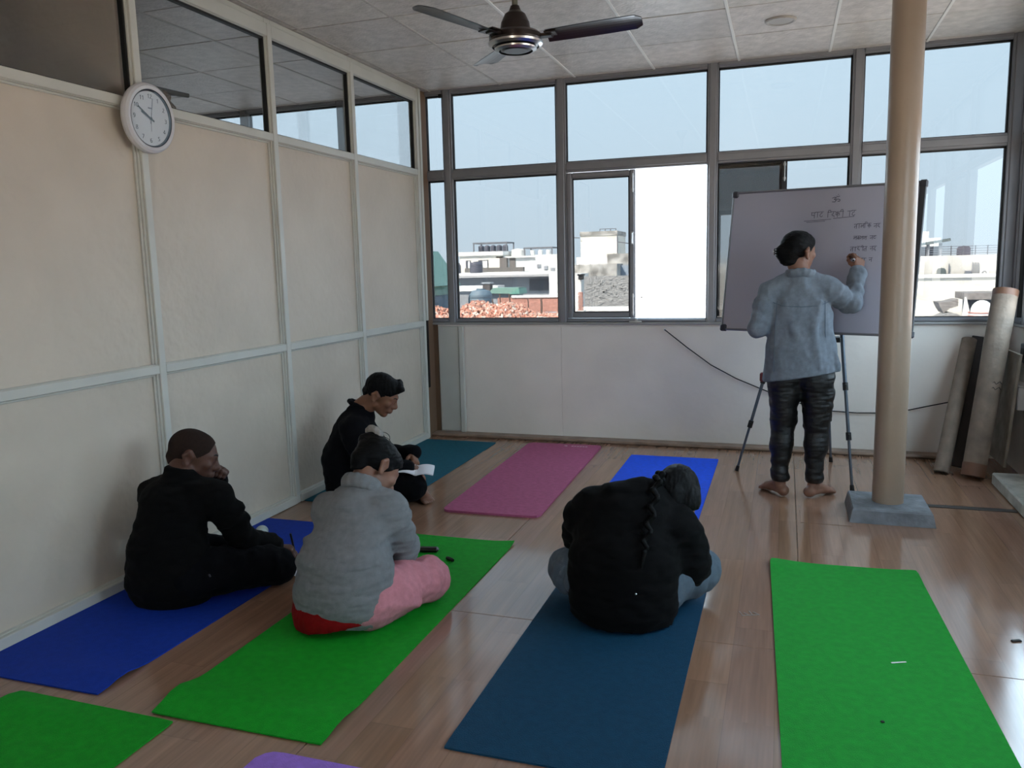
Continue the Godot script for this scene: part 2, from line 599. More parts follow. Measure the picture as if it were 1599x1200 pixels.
# a leaf hung on its left edge at h; turned by angle degrees round it; parts hang on the leaf's frame
func casement(parent: Node3D, h: Vector3, w: float, tall: float, angle: float, sgn: float, called: String):
	var st := new_st()
	var f := 0.046
	for bar in [[Vector3(0, 0, 0), Vector3(f, tall, 0.034)], [Vector3(w - f, 0, 0), Vector3(w, tall, 0.034)], [Vector3(f, 0, 0), Vector3(w - f, f, 0.034)], [Vector3(f, tall - f, 0), Vector3(w - f, tall, 0.034)]]:
		bx2(st, bar[0], bar[1], 0.004)
		var c: Vector3 = (bar[0] + bar[1]) * 0.5
		var s: Vector3 = bar[1] - bar[0]
		if s.x > s.y: s.y *= 0.6
		else: s.x *= 0.6
		bx(st, c + Vector3(0, 0, 0.006), s, 0.003)
	var leaf := obj(called, st, mats["aluminium frame"], parent)
	leaf.position = h
	leaf.rotation.y = deg_to_rad(angle) * sgn
	st = new_st()
	bx2(st, Vector3(f - 0.005, f - 0.005, 0.013), Vector3(w - f + 0.005, tall - f + 0.005, 0.018))
	obj("glass_pane", st, mats["tinted glass"], leaf)
	st = new_st()
	for e in [[Vector3(f, f, 0.010), Vector3(f + 0.008, tall - f, 0.030)], [Vector3(w - f - 0.008, f, 0.010), Vector3(w - f, tall - f, 0.030)], [Vector3(f, tall - f - 0.008, 0.010), Vector3(w - f, tall - f, 0.030)], [Vector3(f, f, 0.010), Vector3(w - f, f + 0.006, 0.030)]]:
		bx2(st, e[0], e[1])
	obj("gasket", st, mats["rubber gasket"], leaf)
	for y in [[0.02, 0.19], [tall - 0.17, tall - 0.03]]:
		st = new_st()
		tube(st, [Vector3(w - 0.018, y[0], 0.048), Vector3(w - 0.018, y[1], 0.048)], 0.005, 8)
		bx2(st, Vector3(w - 0.028, y[0] + 0.01, 0.03), Vector3(w - 0.008, y[0] + 0.03, 0.046), 0.002)
		bx2(st, Vector3(w - 0.028, y[1] - 0.03, 0.03), Vector3(w - 0.008, y[1] - 0.01, 0.046), 0.002)
		obj("bolt", st, mats["steel"], leaf)
	st = new_st()
	bx2(st, Vector3(w - 0.034, tall * 0.50, 0.034), Vector3(w - 0.014, tall * 0.50 + 0.10, 0.042), 0.003)
	tube(st, [Vector3(w - 0.024, tall * 0.50 + 0.085, 0.04), Vector3(w - 0.024, tall * 0.50 + 0.085, 0.064), Vector3(w - 0.024, tall * 0.50 + 0.01, 0.064)], 0.006, 8)
	obj("handle", st, mats["steel"], leaf)


func build_right_wall():
	var st: SurfaceTool
	var al: Material = mats["aluminium frame"]
	var w := structure("wall_right")
	st = new_st()
	bx2(st, Vector3(RX, -0.3, BZ), Vector3(RX + 0.16, 0.955, FZ))
	bx2(st, Vector3(RX, 0.955, -0.35), Vector3(RX + 0.16, CEIL, FZ))
	obj("plaster", st, mats["wall paint"], w)
	st = new_st()
	bx2(st, Vector3(1.245, 0, -5.55), Vector3(RX, 0.075, FZ), 0.008)
	obj("ledge", st, textured(m("ledge white", Color(0.80, 0.80, 0.77), 0.55), noise_tex["grime tone"], null, 1.1), w)
	var win := structure("window_2")
	var D0 := RX - 0.005
	var D1 := RX + 0.055
	var zs := [-6.28, -5.96, -4.70, -3.70, -2.70, -1.70, -0.35]
	for i in zs.size():
		var a: float = zs[i] if i > 0 else zs[i] + 0.005
		st = new_st()
		frame_bar(st, Vector3(D0, 0.955, a - 0.038 if i > 0 else a), Vector3(D1, CEIL + 0.022, a + 0.038), 1, Vector3(-1, 0, 0))
		obj("mullion", st, al, win)
	for i in zs.size() - 1:
		var z0: float = zs[i] + 0.043
		var z1: float = zs[i + 1] - 0.038
		for band in [[0.955, 0.988], [2.125, 2.208], [2.800, CEIL + 0.022]]:
			st = new_st()
			frame_bar(st, Vector3(D0, band[0], z0), Vector3(D1, band[1], z1), 2, Vector3(-1, 0, 0))
			obj("frame_rail", st, al, win)
		for row in [[0.988, 2.125], [2.208, 2.800]]:
			if row[0] < 1.5 and i in OPEN_RIGHT: continue
			st = new_st()
			bx2(st, Vector3(D1 - 0.024, row[0] - 0.004, z0 - 0.004), Vector3(D1 - 0.018, row[1] + 0.004, z1 + 0.004))
			obj("glass_pane", st, mats["tinted glass"], win)
			st = new_st()
			bx2(st, Vector3(D1 - 0.036, row[0], z0), Vector3(D1 - 0.010, row[1], z0 + 0.008))
			bx2(st, Vector3(D1 - 0.036, row[0], z1 - 0.008), Vector3(D1 - 0.010, row[1], z1))
			bx2(st, Vector3(D1 - 0.036, row[1] - 0.010, z0), Vector3(D1 - 0.010, row[1], z1))
			obj("gasket", st, mats["rubber gasket"], win)
	st = new_st()
	bx2(st, Vector3(RX - 0.022, 0.938, BZ), Vector3(RX + 0.10, 0.957, -0.35), 0.004)
	obj("sill", st, mats["sill grey"], win)
	# on that wall: a white switch box and a grey plate above it
	var sb := thing("switch_box", "white wall box under the grey plate in the far right corner", "switch box", Vector3(RX, 0.43, -5.88))
	st = new_st()
	bx(st, Vector3(-0.03, 0.075, 0), Vector3(0.06, 0.15, 0.22), 0.006)
	obj("body", st, mats["white plastic"], sb)
	st = new_st()
	bx(st, Vector3(-0.03, 0.155, 0), Vector3(0.066, 0.012, 0.226), 0.004)
	obj("lid", st, mats["white plastic"], sb)
	for k in 3:
		st = new_st()
		bx(st, Vector3(-0.062, 0.08, -0.06 + 0.06 * k), Vector3(0.006, 0.045, 0.028), 0.002)
		obj("switch", st, mats["paper"], sb)
	var pl := thing("socket_plate", "grey square plate on the right wall above the white box", "socket", Vector3(RX, 0.72, -5.90))
	st = new_st()
	bx(st, Vector3(-0.008, 0.06, 0), Vector3(0.016, 0.12, 0.12), 0.004)
	obj("plate", st, m("plate grey", Color(0.42, 0.43, 0.45), 0.5), pl)
	st = new_st()
	bx(st, Vector3(-0.018, 0.06, 0), Vector3(0.006, 0.07, 0.07), 0.002)
	obj("cover", st, m("plate dark", Color(0.30, 0.31, 0.33), 0.5), pl)


const OPEN_RIGHT := [1, 3, 4]
const FRONT_X0 := -1.1
const FRONT_X1 := -0.3


func build_ceiling():
	var c := structure("ceiling")
	var st := new_st()
	bx2(st, Vector3(NX - 0.2, CEIL + 0.02, BZ - 0.16), Vector3(RX + 0.16, CEIL + 0.30, FZ + 0.2))
	obj("roof_slab", st, mats["outer wall"], c)
	# 2 ft boards between bars: bars along the room are white, those across show as dark joints
	var x := -2.165 - 0.606 * 6
	var xs := []
	while x < RX + 0.6:
		xs.append(clampf(x, NX, RX))
		x += 0.606
	var z := -5.605 - 0.606 * 2
	var zs := []
	while z < FZ + 0.6:
		zs.append(clampf(z, BZ, FZ))
		z += 0.606
	for i in xs.size() - 1:
		for j in zs.size() - 1:
			if xs[i + 1] - xs[i] < 0.02 or zs[j + 1] - zs[j] < 0.02: continue
			st = new_st()
			var dip := rng.randf_range(0.0, 0.0025)
			var t := Basis.from_euler(Vector3(rng.randf_range(-0.003, 0.003), 0, rng.randf_range(-0.003, 0.003)))
			bx(st, Vector3((xs[i] + xs[i + 1]) / 2, CEIL + 0.012 - dip, (zs[j] + zs[j + 1]) / 2), Vector3(xs[i + 1] - xs[i] - 0.008, 0.014, zs[j + 1] - zs[j] - 0.008), 0.003, t)
			obj("ceiling_tile", st, ceiling_tone(rng.randi() % 3), c)
	for i in xs.size():
		if xs[i] <= NX or xs[i] >= RX: continue
		st = new_st()
		bx2(st, Vector3(xs[i] - 0.009, CEIL - 0.001, BZ), Vector3(xs[i] + 0.009, CEIL + 0.03, FZ), 0.002)
		obj("grid_bar", st, mats["grid white"] if absf(xs[i]) < 1.6 else mats["ceiling board"], c)
	for j in zs.size():
		if zs[j] <= BZ or zs[j] >= FZ: continue
		st = new_st()
		bx2(st, Vector3(NX, CEIL + 0.012, zs[j] - 0.006), Vector3(RX, CEIL + 0.03, zs[j] + 0.006))
		obj("joint", st, mats["grid dark"], c)
	# round flush lamp, switched off
	var d := thing("ceiling_lamp", "round flush ceiling lamp switched off above the whiteboard", "lamp", Vector3(-0.06, CEIL, -5.36))
	st = new_st()
	lathe(st, [Vector2(0.070, 0.006), Vector2(0.070, -0.004), Vector2(0.076, -0.008), Vector2(0.086, -0.008), Vector2(0.092, -0.002), Vector2(0.092, 0.006)], 40)
	obj("rim", st, mats["ceiling board"], d)
	st = new_st()
	lathe(st, [Vector2(0.0, -0.003), Vector2(0.070, -0.003), Vector2(0.070, 0.006)], 40)
	obj("diffuser", st, m("lamp diffuser", Color(0.62, 0.60, 0.58), 0.4), d)


func ceiling_tone(k: int) -> Material:
	var q := "ceiling board %d" % k
	if mats.has(q): return mats[q]
	var a: StandardMaterial3D = mats["ceiling board"].duplicate()
	a.resource_name = q
	a.albedo_color = [Color(0.82, 0.79, 0.76), Color(0.80, 0.77, 0.745), Color(0.835, 0.80, 0.775)][k]
	mats[q] = a
	return a

# ------------------------------------------------------------------ roofs and houses across the street

# a block whose front stands at z and runs back by depth
func blk(parent: Node3D, called: String, x0: float, y0: float, x1: float, y1: float, z: float, depth: float, mt: Material, bevel := 0.0) -> MeshInstance3D:
	var st := new_st()
	bx2(st, Vector3(x0, y0, z - depth), Vector3(x1, y1, z), bevel)
	return obj(called, st, mt, parent)


func round_tank(parent: Node3D, x: float, z: float, y0: float, y1: float, r: float, body: Material, lid: Material):
	var st := new_st()
	var h := y1 - y0
	var prof := [Vector2(0, 0), Vector2(r * 0.96, 0)]
	for k in 5:
		var a := h * 0.80 * k / 5.0
		var b := h * 0.80 * (k + 1) / 5.0
		prof += [Vector2(r * 0.96, a), Vector2(r, a + (b - a) * 0.25), Vector2(r, a + (b - a) * 0.75), Vector2(r * 0.96, b)]
	prof += [Vector2(r * 0.80, h * 0.92), Vector2(r * 0.35, h * 0.96)]
	lathe(st, prof, 24, Transform3D(Basis.IDENTITY, Vector3(x, y0, z)))
	obj("body", st, body, parent)
	st = new_st()
	lathe(st, [Vector2(r * 0.38, h * 0.95), Vector2(r * 0.38, h), Vector2(0, h)], 20, Transform3D(Basis.IDENTITY, Vector3(x, y0, z)))
	obj("lid", st, lid, parent)


func build_outside():
	var white: Material = textured(m("white render", Color(0.95, 0.95, 0.94), 0.8), noise("wall stains", 0.02, 5, false, 256, 0.0, 0.84, 1.0), null, 0.06)
	var cream: Material = textured(m("cream render", Color(0.94, 0.92, 0.88), 0.85), noise_tex["wall stains"], null, 0.05)
	var dirty: Material = textured(m("stained render", Color(0.88, 0.87, 0.85), 0.9), noise("dark stains", 0.03, 5, false, 256, 0.0, 0.45, 1.0), null, 0.09)
	var grey: Material = textured(m("grey concrete", Color(0.66, 0.66, 0.66), 0.9), noise("concrete tone", 0.05, 5, false, 256, 0.0, 0.75, 1.0), noise("rough relief", 0.08, 4, true, 256, 8.0), 0.25, 0.35)
	var roofgrey: Material = textured(m("roof grey", Color(0.64, 0.66, 0.69), 0.8), noise_tex["wall stains"], null, 0.05)
	var dark: Material = m("window dark", Color(0.30, 0.31, 0.35), 0.4)
	var slate: Material = m("dark tank", Color(0.30, 0.31, 0.36), 0.6)
	var tankgrey: Material = m("grey tank", Color(0.40, 0.48, 0.54), 0.6)
	var green: Material = m("green sheet", Color(0.42, 0.63, 0.58), 0.6)
	var greenroof: Material = m("pale green sheet", Color(0.48, 0.62, 0.58), 0.6)
	var brick: Material = textured(m("brick red", Color(0.80, 0.58, 0.52), 0.9), noise_tex["concrete tone"], null, 0.3)
	var metal: Material = m("outside steel", Color(0.40, 0.41, 0.44), 0.6)
	var st: SurfaceTool

	var gr := structure("ground")
	st = new_st()
	bx2(st, Vector3(-200, -3.6, -260), Vector3(160, -3.2, -9))
	obj("roofscape", st, roofgrey, gr)

	# green-sheeted shed at the far left
	var t := thing("green_shed", "green sheeted shed with a steep roof seen through the narrow corner pane", "shed", Vector3(-26.7, -2.2, -56.0))
	st = new_st()
	prism(st, PackedVector2Array([Vector2(-1.6, 2.9), Vector2(0.55, 5.0), Vector2(2.2, 2.5), Vector2(2.2, 2.1), Vector2(-1.6, 2.1)]), -3.0, 1.6, Transform3D(Basis.IDENTITY, Vector3.ZERO))
	obj("gable_sheet", st, green, t)
	st = new_st()
	prism(st, PackedVector2Array([Vector2(0.35, 5.0), Vector2(0.75, 5.02), Vector2(2.6, 2.4), Vector2(2.25, 2.3)]), -3.2, 1.9, Transform3D(Basis.IDENTITY, Vector3.ZERO))
	obj("roof_sheet", st, greenroof, t)
	blk(t, "fascia", -1.6, 1.7, 2.3, 2.14, 1.8, 4.6, greenroof)
	blk(t, "wall", -1.6, 0.0, 2.2, 1.7, 1.5, 4.3, tankgrey)
	for k in 3: blk(t, "window", -1.4 + k * 1.2, 0.95, -0.4 + k * 1.2, 1.6, 1.56, 0.05, dark)

	# trees on the skyline
	var leaf: Material = textured(m("far leaves", Color(0.22, 0.28, 0.24), 0.9), noise_tex["dark stains"], null, 0.3)
	for k in 3:
		var tr := thing("tree", ["dark tree on the skyline left of the white block", "dark tree in the middle of the skyline clump", "dark tree half behind the white block"][k], "tree", Vector3(-82.0 + k * 5.0, -3.2, -187 + k * 3), 0.0, "trees on the skyline")
		st = new_st()
		tube(st, [Vector3.ZERO, Vector3(0.1, 2.0, 0), Vector3(0, 4.2, 0)], [0.5, 0.4, 0.25], 8)
		obj("trunk", st, m("bark", Color(0.2, 0.17, 0.14), 0.9), tr)
		var r2 := RandomNumberGenerator.new()
		r2.seed = 40 + k
		var prims := []
		for q in 22:
			var a := r2.randf() * TAU
			var rr := r2.randf() * 2.3
			prims.append(ball(Vector3(cos(a) * rr, 4.2 + r2.randf_range(-1.4, 1.6) - rr * 0.2, sin(a) * rr), r2.randf_range(0.6, 1.2)))
		obj("crown", field_mesh(prims, 0.45, 5.0, [], Vector3(0.9, 0.9, 0.9), 0.35), leaf, tr)

	# white apartment house
	t = thing("white_house", "white flat roofed house with roof frames, left of the casement", "house", Vector3(0, 0, 0))
	blk(t, "left_wing", -41.6, -3.2, -35.4, 3.15, -102, 9, cream)
	blk(t, "parapet", -41.9, 3.1, -35.3, 3.62, -101.7, 9.4, white)
	blk(t, "main_wall", -35.4, -3.2, -28.6, 2.78, -102.4, 9, white)
	blk(t, "roof_edge", -36.4, 2.72, -28.4, 2.92, -102.0, 9.5, white)
	for wx in [[-40.7, -40.0], [-38.9, -37.5]]:
		var wn := blk(t, "window", wx[0], 1.45, wx[1], 2.5, -101.95, 0.1, dark)
		blk(wn, "pane", wx[0] + 0.45 * (wx[1] - wx[0]), 1.5, wx[1] - 0.12, 2.4, -101.9, 0.04, white)
	blk(t, "stair_opening", -35.9, 1.2, -34.9, 2.75, -101.98, 0.4, m("shade grey", Color(0.45, 0.43, 0.42), 0.8))
	blk(t, "stair_opening", -34.6, 1.2, -33.8, 2.75, -102.3, 0.12, mats["shade grey"])
	blk(t, "long_shade", -37.5, 0.93, -29.9, 1.47, -93.5, 0.5, m("strip grey", Color(0.42, 0.41, 0.40), 0.8))
	blk(t, "low_parapet", -37.8, 0.55, -29.9, 0.95, -92.9, 3, white)
	blk(t, "right_wing", -29.9, -3.2, -27.0, 2.95, -98.6, 6, white)
	for k in 5: blk(t, "pipe", -29.6 + k * 0.42, -0.2, -29.5 + k * 0.42, 0.9 - (k % 2) * 0.4, -98.5, 0.1, metal)
	for k in 3: blk(t, "cooling_unit", -29.7 + k * 0.9, 1.3 - k * 0.25, -29.2 + k * 0.9, 1.8 - k * 0.25, -98.5, 0.4, roofgrey, 0.03)

	for f in [["roof_frame", "open steel roof frame with dark tanks on the white house", -40.1, 3.62, -35.4, 4.8, 5], ["roof_frame", "smaller steel roof frame at the right end of the white house", -32.9, 2.92, -29.1, 3.95, 3]]:
		var g := thing(f[0], f[1], "frame", Vector3(f[2], f[3], -103.5))
		var w: float = f[4] - f[2]
		var hh: float = f[5] - f[3]
		for sx in [0.0, w]:
			for sz in [0.0, -3.0]:
				st = new_st()
				bx2(st, Vector3(sx - 0.07, 0, sz - 0.07), Vector3(sx + 0.07, hh, sz + 0.07))
				obj("post", st, metal, g)
		st = new_st()
		for sz in [0.0, -3.0]: bx2(st, Vector3(-0.1, hh - 0.1, sz - 0.08), Vector3(w + 0.1, hh + 0.08, sz + 0.08))
		for sx in [0.0, w]: bx2(st, Vector3(sx - 0.08, hh - 0.1, -3.0), Vector3(sx + 0.08, hh + 0.08, 0))
		obj("top_bars", st, metal, g)
		for k in f[6]:
			var cx: float = w * (k + 0.6) / (f[6] + 0.4)
			round_tank(g, cx, -1.5, 0.0, hh * 0.78, w * 0.085, slate if f[6] == 5 else white, slate)
	t = thing("water_tank", "white domed water tank between the two roof frames", "tank", Vector3(-34.1, 2.93, -104.6))
	round_tank(t, 0, 0, 0, 1.0, 1.0, white, white)
	t = thing("water_tank", "black water tank in front of the white house's windows", "tank", Vector3(-32.9, 0.93, -85.5))
	round_tank(t, 0, 0, 0, 1.25, 0.72, slate, slate)
	t = thing("water_tank", "dark water tank at the left edge of the big left pane", "tank", Vector3(-35.6, 0.93, -85.5))
	round_tank(t, 0, 0, 0, 1.15, 0.8, slate, slate)
	# long low house with a pale roof edge
	t = thing("low_house", "long low grey house with a projecting roof edge", "house", Vector3.ZERO)
	blk(t, "wall", -37.0, -3.2, -21.3, 0.55, -78.0, 9, roofgrey)
	blk(t, "roof_slab", -37.4, 0.50, -21.2, 0.72, -76.5, 11, m("slab grey", Color(0.66, 0.66, 0.67), 0.8))
	blk(t, "roof_edge", -37.4, 0.72, -21.2, 0.92, -77.2, 10, white)
	blk(t, "window", -24.3, -0.9, -21.9, 0.25, -77.9, 0.1, dark)
	blk(t, "low_band", -36.0, -0.75, -26.0, -0.25, -73.1, 2, white)
	t = thing("chimney", "small dark chimney block in front of the low house", "chimney", Vector3(-25.5, -3.2, -69))
	blk(t, "stack", -0.36, 0, 0.36, 3.2, 0.36, 0.72, m("chimney grey", Color(0.36, 0.34, 0.34), 0.9), 0.03)
	blk(t, "cap", -0.44, 3.2, 0.44, 3.36, 0.44, 0.88, roofgrey, 0.02)
	t = thing("water_tank", "ribbed grey water tank beside the heap of bricks", "tank", Vector3(-21.7, -2.1, -57.2))
	round_tank(t, 0, 0, 0, 2.0, 0.86, tankgrey, tankgrey)
	t = thing("water_tank", "narrow grey tank left of the ribbed tank", "tank", Vector3(-23.6, -2.1, -60.6))
	round_tank(t, 0, 0, 0, 1.6, 0.45, tankgrey, tankgrey)
	t = thing("sheet_roof", "low pitched green sheet roof right of the ribbed tank", "roof", Vector3(-23.9, -3.2, -66))
	st = new_st()
	prism(st, PackedVector2Array([Vector2(0, 2.5), Vector2(0.6, 2.95), Vector2(2.9, 2.95), Vector2(2.1, 2.45)]), 0.0, 1.6)
	obj("sheet", st, greenroof, t)
	st = new_st()
	prism(st, PackedVector2Array([Vector2(2.0, 2.42), Vector2(2.9, 2.9), Vector2(2.95, 2.42)]), -0.4, 1.7)
	obj("gable", st, green, t)
	blk(t, "wall", 0.1, 0, 2.8, 2.45, 1.2, 1.0, roofgrey)
	# brick parapet, brick heap on its roof terrace, and steel starter bars
	t = thing("brick_parapet", "long red brick parapet with a white coping behind the heap", "parapet", Vector3(-19.5, -3.2, -61.5))
	blk(t, "wall", -2.4, 0, 3.0, 2.22, 0, 0.3, brick)
	blk(t, "coping", -1.2, 2.22, 3.0, 2.40, 0.1, 0.5, white)
	t = thing("roof_terrace", "grey terrace roof carrying the heap of bricks", "roof", Vector3.ZERO)
	blk(t, "deck", -28, -2.6, -6, -2.1, -47.5, 14, roofgrey)
	build_brick_heap()
	for k in 7:
		var px: float = [-22.9, -19.6, -18.9, -18.4, -17.3, -16.4, -16.1][k]
		var pz: float = [-55.0, -54, -53.6, -54.2, -55, -55.2, -54.4][k]
		var rod := thing("starter_bar", ["thin steel bar at the left end of the brick heap", "thin steel bar left of the tall pair behind the heap", "tall left bar of the close pair behind the brick heap", "tall right bar of the close pair behind the brick heap", "short steel bar right of the pair behind the heap", "left one of the two short bars by the pale slab", "right one of the two short bars by the pale slab"][k], "steel bar", Vector3(px, -2.1, pz), 0.0, "steel bars behind the brick heap")
		st = new_st()
		tube(st, [Vector3.ZERO, Vector3(0.02, 1.0, 0), Vector3(-0.03, 1.7 if k in [2, 3] else 1.35, 0)], 0.045, 6)
		obj("bar", st, m("rusty steel", Color(0.40, 0.33, 0.30), 0.8), rod)
	# tower and walls seen through the shut casement
	t = thing("cream_tower", "tall cream rendered tower with a dark stained top band", "building", Vector3.ZERO)
	blk(t, "shaft", -21.6, -3.2, -17.5, 4.72, -88.6, 5, cream)
	blk(t, "top_band", -21.66, 4.68, -17.44, 5.15, -88.5, 5.1, dirty)
	st = new_st()
	tube(st, [Vector3(-17.4, 2.6, -88.3), Vector3(-17.4, 4.6, -88.3)], 0.07, 6)
	tube(st, [Vector3(-17.4, 3.95, -88.3), Vector3(-16.6, 3.8, -88.3), Vector3(-16.0, 3.7, -88.3)], 0.06, 6)
	obj("bracket_pipe", st, metal, t)
	st = new_st()
	tube(st, [Vector3(-21.6, 4.5, -88.3), Vector3(-22.4, 4.55, -88.3), Vector3(-23.4, 4.4, -88.3)], 0.06, 6)
	tube(st, [Vector3(-22.7, 4.5, -88.3), Vector3(-23.5, 4.85, -88.3)], 0.05, 6)
	obj("bracket_pipe", st, metal, t)
	st = new_st()
	for k in 4: tube(st, [Vector3(-19.6 + k * 0.6, 5.1, -89.5), Vector3(-19.6 + k * 0.6, 5.45, -89.5)], 0.05, 6)
	tube(st, [Vector3(-19.6, 5.42, -89.5), Vector3(-17.8, 5.42, -89.5)], 0.04, 6)
	obj("roof_rail", st, metal, t)
	t = thing("low_block", "white stained block at the foot of the cream tower", "building", Vector3.ZERO)
	blk(t, "wall", -21.0, -3.2, -17.0, 2.35, -84.2, 4, white)
	blk(t, "stained_wall", -17.5, -3.2, -12.5, 2.60, -83.3, 3, dirty)
	blk(t, "front_wall", -20.4, -3.2, -14.8, 1.55, -74.8, 3, dirty)
	blk(t, "side_wall", -20.4, -3.2, -17.4, 0.75, -71.4, 3, white)
	blk(t, "blue_shade", -14.8, -3.2, -11.5, 1.4, -76.5, 3, m("shade blue grey", Color(0.55, 0.60, 0.66), 0.8))
	var spout := blk(t, "spout_box", -17.55, 0.20, -17.15, 0.56, -71.0, 0.5, m("spout black", Color(0.12, 0.12, 0.13), 0.5), 0.02)
	blk(spout, "hood", -17.61, 0.56, -17.05, 0.70, -70.9, 0.6, mats["spout black"], 0.02)
	t = thing("concrete_wall", "rough grey concrete wall filling the lower casement pane", "wall", Vector3(-11, -3.2, -68))
	blk(t, "wall", -5.3, 0, 12.5, 3.72, 0, 0.6, grey)
	for k in 60:
		var rr := RandomNumberGenerator.new()
		rr.seed = 70 + k
		st = new_st()
		bx(st, Vector3(rr.randf_range(-5.0, 0.5), rr.randf_range(1.3, 3.6), -0.01), Vector3(rr.randf_range(0.2, 0.55), rr.randf_range(0.12, 0.28), 0.1), 0.04, Basis(Vector3.BACK, rr.randf_range(-0.4, 0.4)))
		obj("stone", st, grey, t)
	blk(t, "ledge", -5.0, 0.9, 12.5, 1.28, 3.4, 0.8, white)
	t = thing("brick_stack", "narrow stack of red bricks at the foot of the concrete wall", "bricks", Vector3(-15.37, -2.6, -62.9))
	for k in 14:
		st = new_st()
		bx(st, Vector3(0.02 * (k % 3) - 0.02, 0.55 + 0.105 * k, 0), Vector3(0.40 - 0.05 * (k % 2), 0.085, 0.22), 0.012, Basis(Vector3.UP, 0.12 * (k % 3)))
		obj("brick", st, brick, t)
	st = new_st()
	bx2(st, Vector3(-0.35, 0, -0.3), Vector3(0.35, 0.5, 0.2))
	obj("footing", st, white, t)
	t = thing("far_block", "pale far building barely showing in the open window", "building", Vector3.ZERO)
	blk(t, "wall", -13.5, -3.2, 1.0, 1.3, -90, 5, white)
	blk(t, "roof_box", -11.3, 1.3, -8.8, 1.75, -90, 3, white)

	# right-hand pane: parapet house with railing, tanks, canopies and a small dome
	t = thing("parapet_house", "broad pale house with a railed roof terrace right of the column", "house", Vector3.ZERO)
	blk(t, "upper_wall", 8.5, -3.2, 22.0, 1.55, -76.5, 6, textured(m("pale grey render", Color(0.84, 0.83, 0.81), 0.9), noise_tex["wall stains"], null, 0.08))
	blk(t, "lower_wall", 7.5, -3.2, 20.0, -0.07, -68, 8, cream)
	blk(t, "ledge", 7.5, -0.1, 20.0, 0.02, -67.8, 8.2, white)
	for k in 15: blk(t, "rail_post", 8.6 + k * 0.9, 1.55, 8.68 + k * 0.9, 2.35, -76.5, 0.08, metal)
	for k in 4: blk(t, "rail_bar", 8.5, 1.70 + k * 0.19, 22.0, 1.745 + k * 0.19, -76.5, 0.06, metal)
	st = new_st()
	prism(st, arch(12.12, -0.18, 0.68, 0.72), -76.6, -76.4)
	obj("arched_niche", st, m("niche grey", Color(0.33, 0.37, 0.38), 0.8), t)
	blk(t, "pipe", 12.98, -0.15, 13.06, 0.85, -76.3, 0.1, metal)
	for k in 3: blk(t, "pipe", 14.74 + k * 0.20, -0.28, 14.82 + k * 0.20, 0.95, -76.3, 0.1, metal)
	blk(t, "meter_box", 14.2, -0.2, 14.7, 0.25, -76.2, 0.2, metal, 0.03)
	var acu := blk(t, "cooling_unit", 15.30, -0.2, 15.95, 0.32, -76.1, 0.3, white, 0.03)
	st = new_st()
	lathe(st, [Vector2(0.10, 0), Vector2(0.19, 0), Vector2(0.19, 0.04), Vector2(0.10, 0.04), Vector2(0.10, 0)], 20, Transform3D(Basis(Vector3.RIGHT, PI / 2), Vector3(15.6, 0.06, -76.1)))
	obj("fan_ring", st, metal, acu)
	t = thing("roof_shed", "grey pitched roof shed on the railed terrace", "shed", Vector3(11.0, 1.55, -82))
	st = new_st()
	prism(st, PackedVector2Array([Vector2(-0.6, 0.95), Vector2(2.9, 1.55), Vector2(2.95, 1.30), Vector2(-0.6, 0.75)]), -2.0, 0.5)
	obj("roof_sheet", st, m("shed roof", Color(0.38, 0.42, 0.43), 0.7), t)
	for px in [0.2, 1.2, 2.2]: blk(t, "post", px - 0.12, 0, px + 0.12, 1.15, 0.1, 0.24, roofgrey)
	blk(t, "back_wall", -0.4, 0, 2.4, 0.9, -1.6, 0.2, slate)
	t = thing("far_white_block", "white stair block above the shed beside the column", "building", Vector3.ZERO)
	blk(t, "block", 13.6, -3.2, 15.2, 4.35, -102, 3, white)
	blk(t, "step", 15.2, -3.2, 16.4, 3.6, -102, 3, white)
	t = thing("arched_tank", "dark arched tank behind the terrace railing", "tank", Vector3(14.5, 1.55, -78.6))
	st = new_st()
	prism(st, arch(-0.42, 0, 0.84, 0.8), -0.9, 0.3)
	obj("body", st, m("tank purple grey", Color(0.33, 0.31, 0.36), 0.7), t)
	t = thing("canopy", "flat concrete canopy with a torn cloth side, low in the right pane", "canopy", Vector3(9.5, -3.2, -51))
	blk(t, "slab", -0.05, 2.25, 3.2, 2.62, 0.4, 2.6, textured(m("canopy grey", Color(0.60, 0.58, 0.57), 0.9), noise_tex["concrete tone"], null, 0.3))
	blk(t, "post", 0.3, 0, 0.5, 2.25, -1.6, 0.2, roofgrey)
	blk(t, "back_wall", 0.5, 0, 3.2, 2.25, -1.9, 0.2, m("canopy shade", Color(0.45, 0.47, 0.50), 0.9))
	st = new_st()
	prism(st, PackedVector2Array([Vector2(-0.12, 1.2), Vector2(-0.02, 2.4), Vector2(0.06, 2.4), Vector2(0.36, 1.2), Vector2(0.3, 0.6), Vector2(-0.12, 0.6)]), 0.42, 0.46)
	obj("hanging_cloth", st, white, t)
	t = thing("tarpaulin", "sagging grey tarpaulin left of the small dome", "tarpaulin", Vector3(8.22, -3.2, -51))
	st = new_st()
	prism(st, PackedVector2Array([Vector2(0, 2.1), Vector2(0.5, 2.12), Vector2(1.0, 2.28), Vector2(1.0, 1.9), Vector2(0.6, 1.75), Vector2(0.3, 1.5), Vector2(0.12, 1.8)]), -1.6, 0.2)
	obj("sheet", st, mats["canopy grey"], t)
	st = new_st()
	prism(st, PackedVector2Array([Vector2(-0.2, 1.2), Vector2(0.35, 1.5), Vector2(0.6, 1.55), Vector2(1.1, 1.4), Vector2(1.1, 0.8), Vector2(-0.4, 0.8)]), -1.0, 0.3)
	obj("rubble", st, grey, t)
	t = thing("small_dome", "small white shrine dome under the canopy at the lower right", "dome", Vector3(10.15, -2.6, -49.6))
	st = new_st()
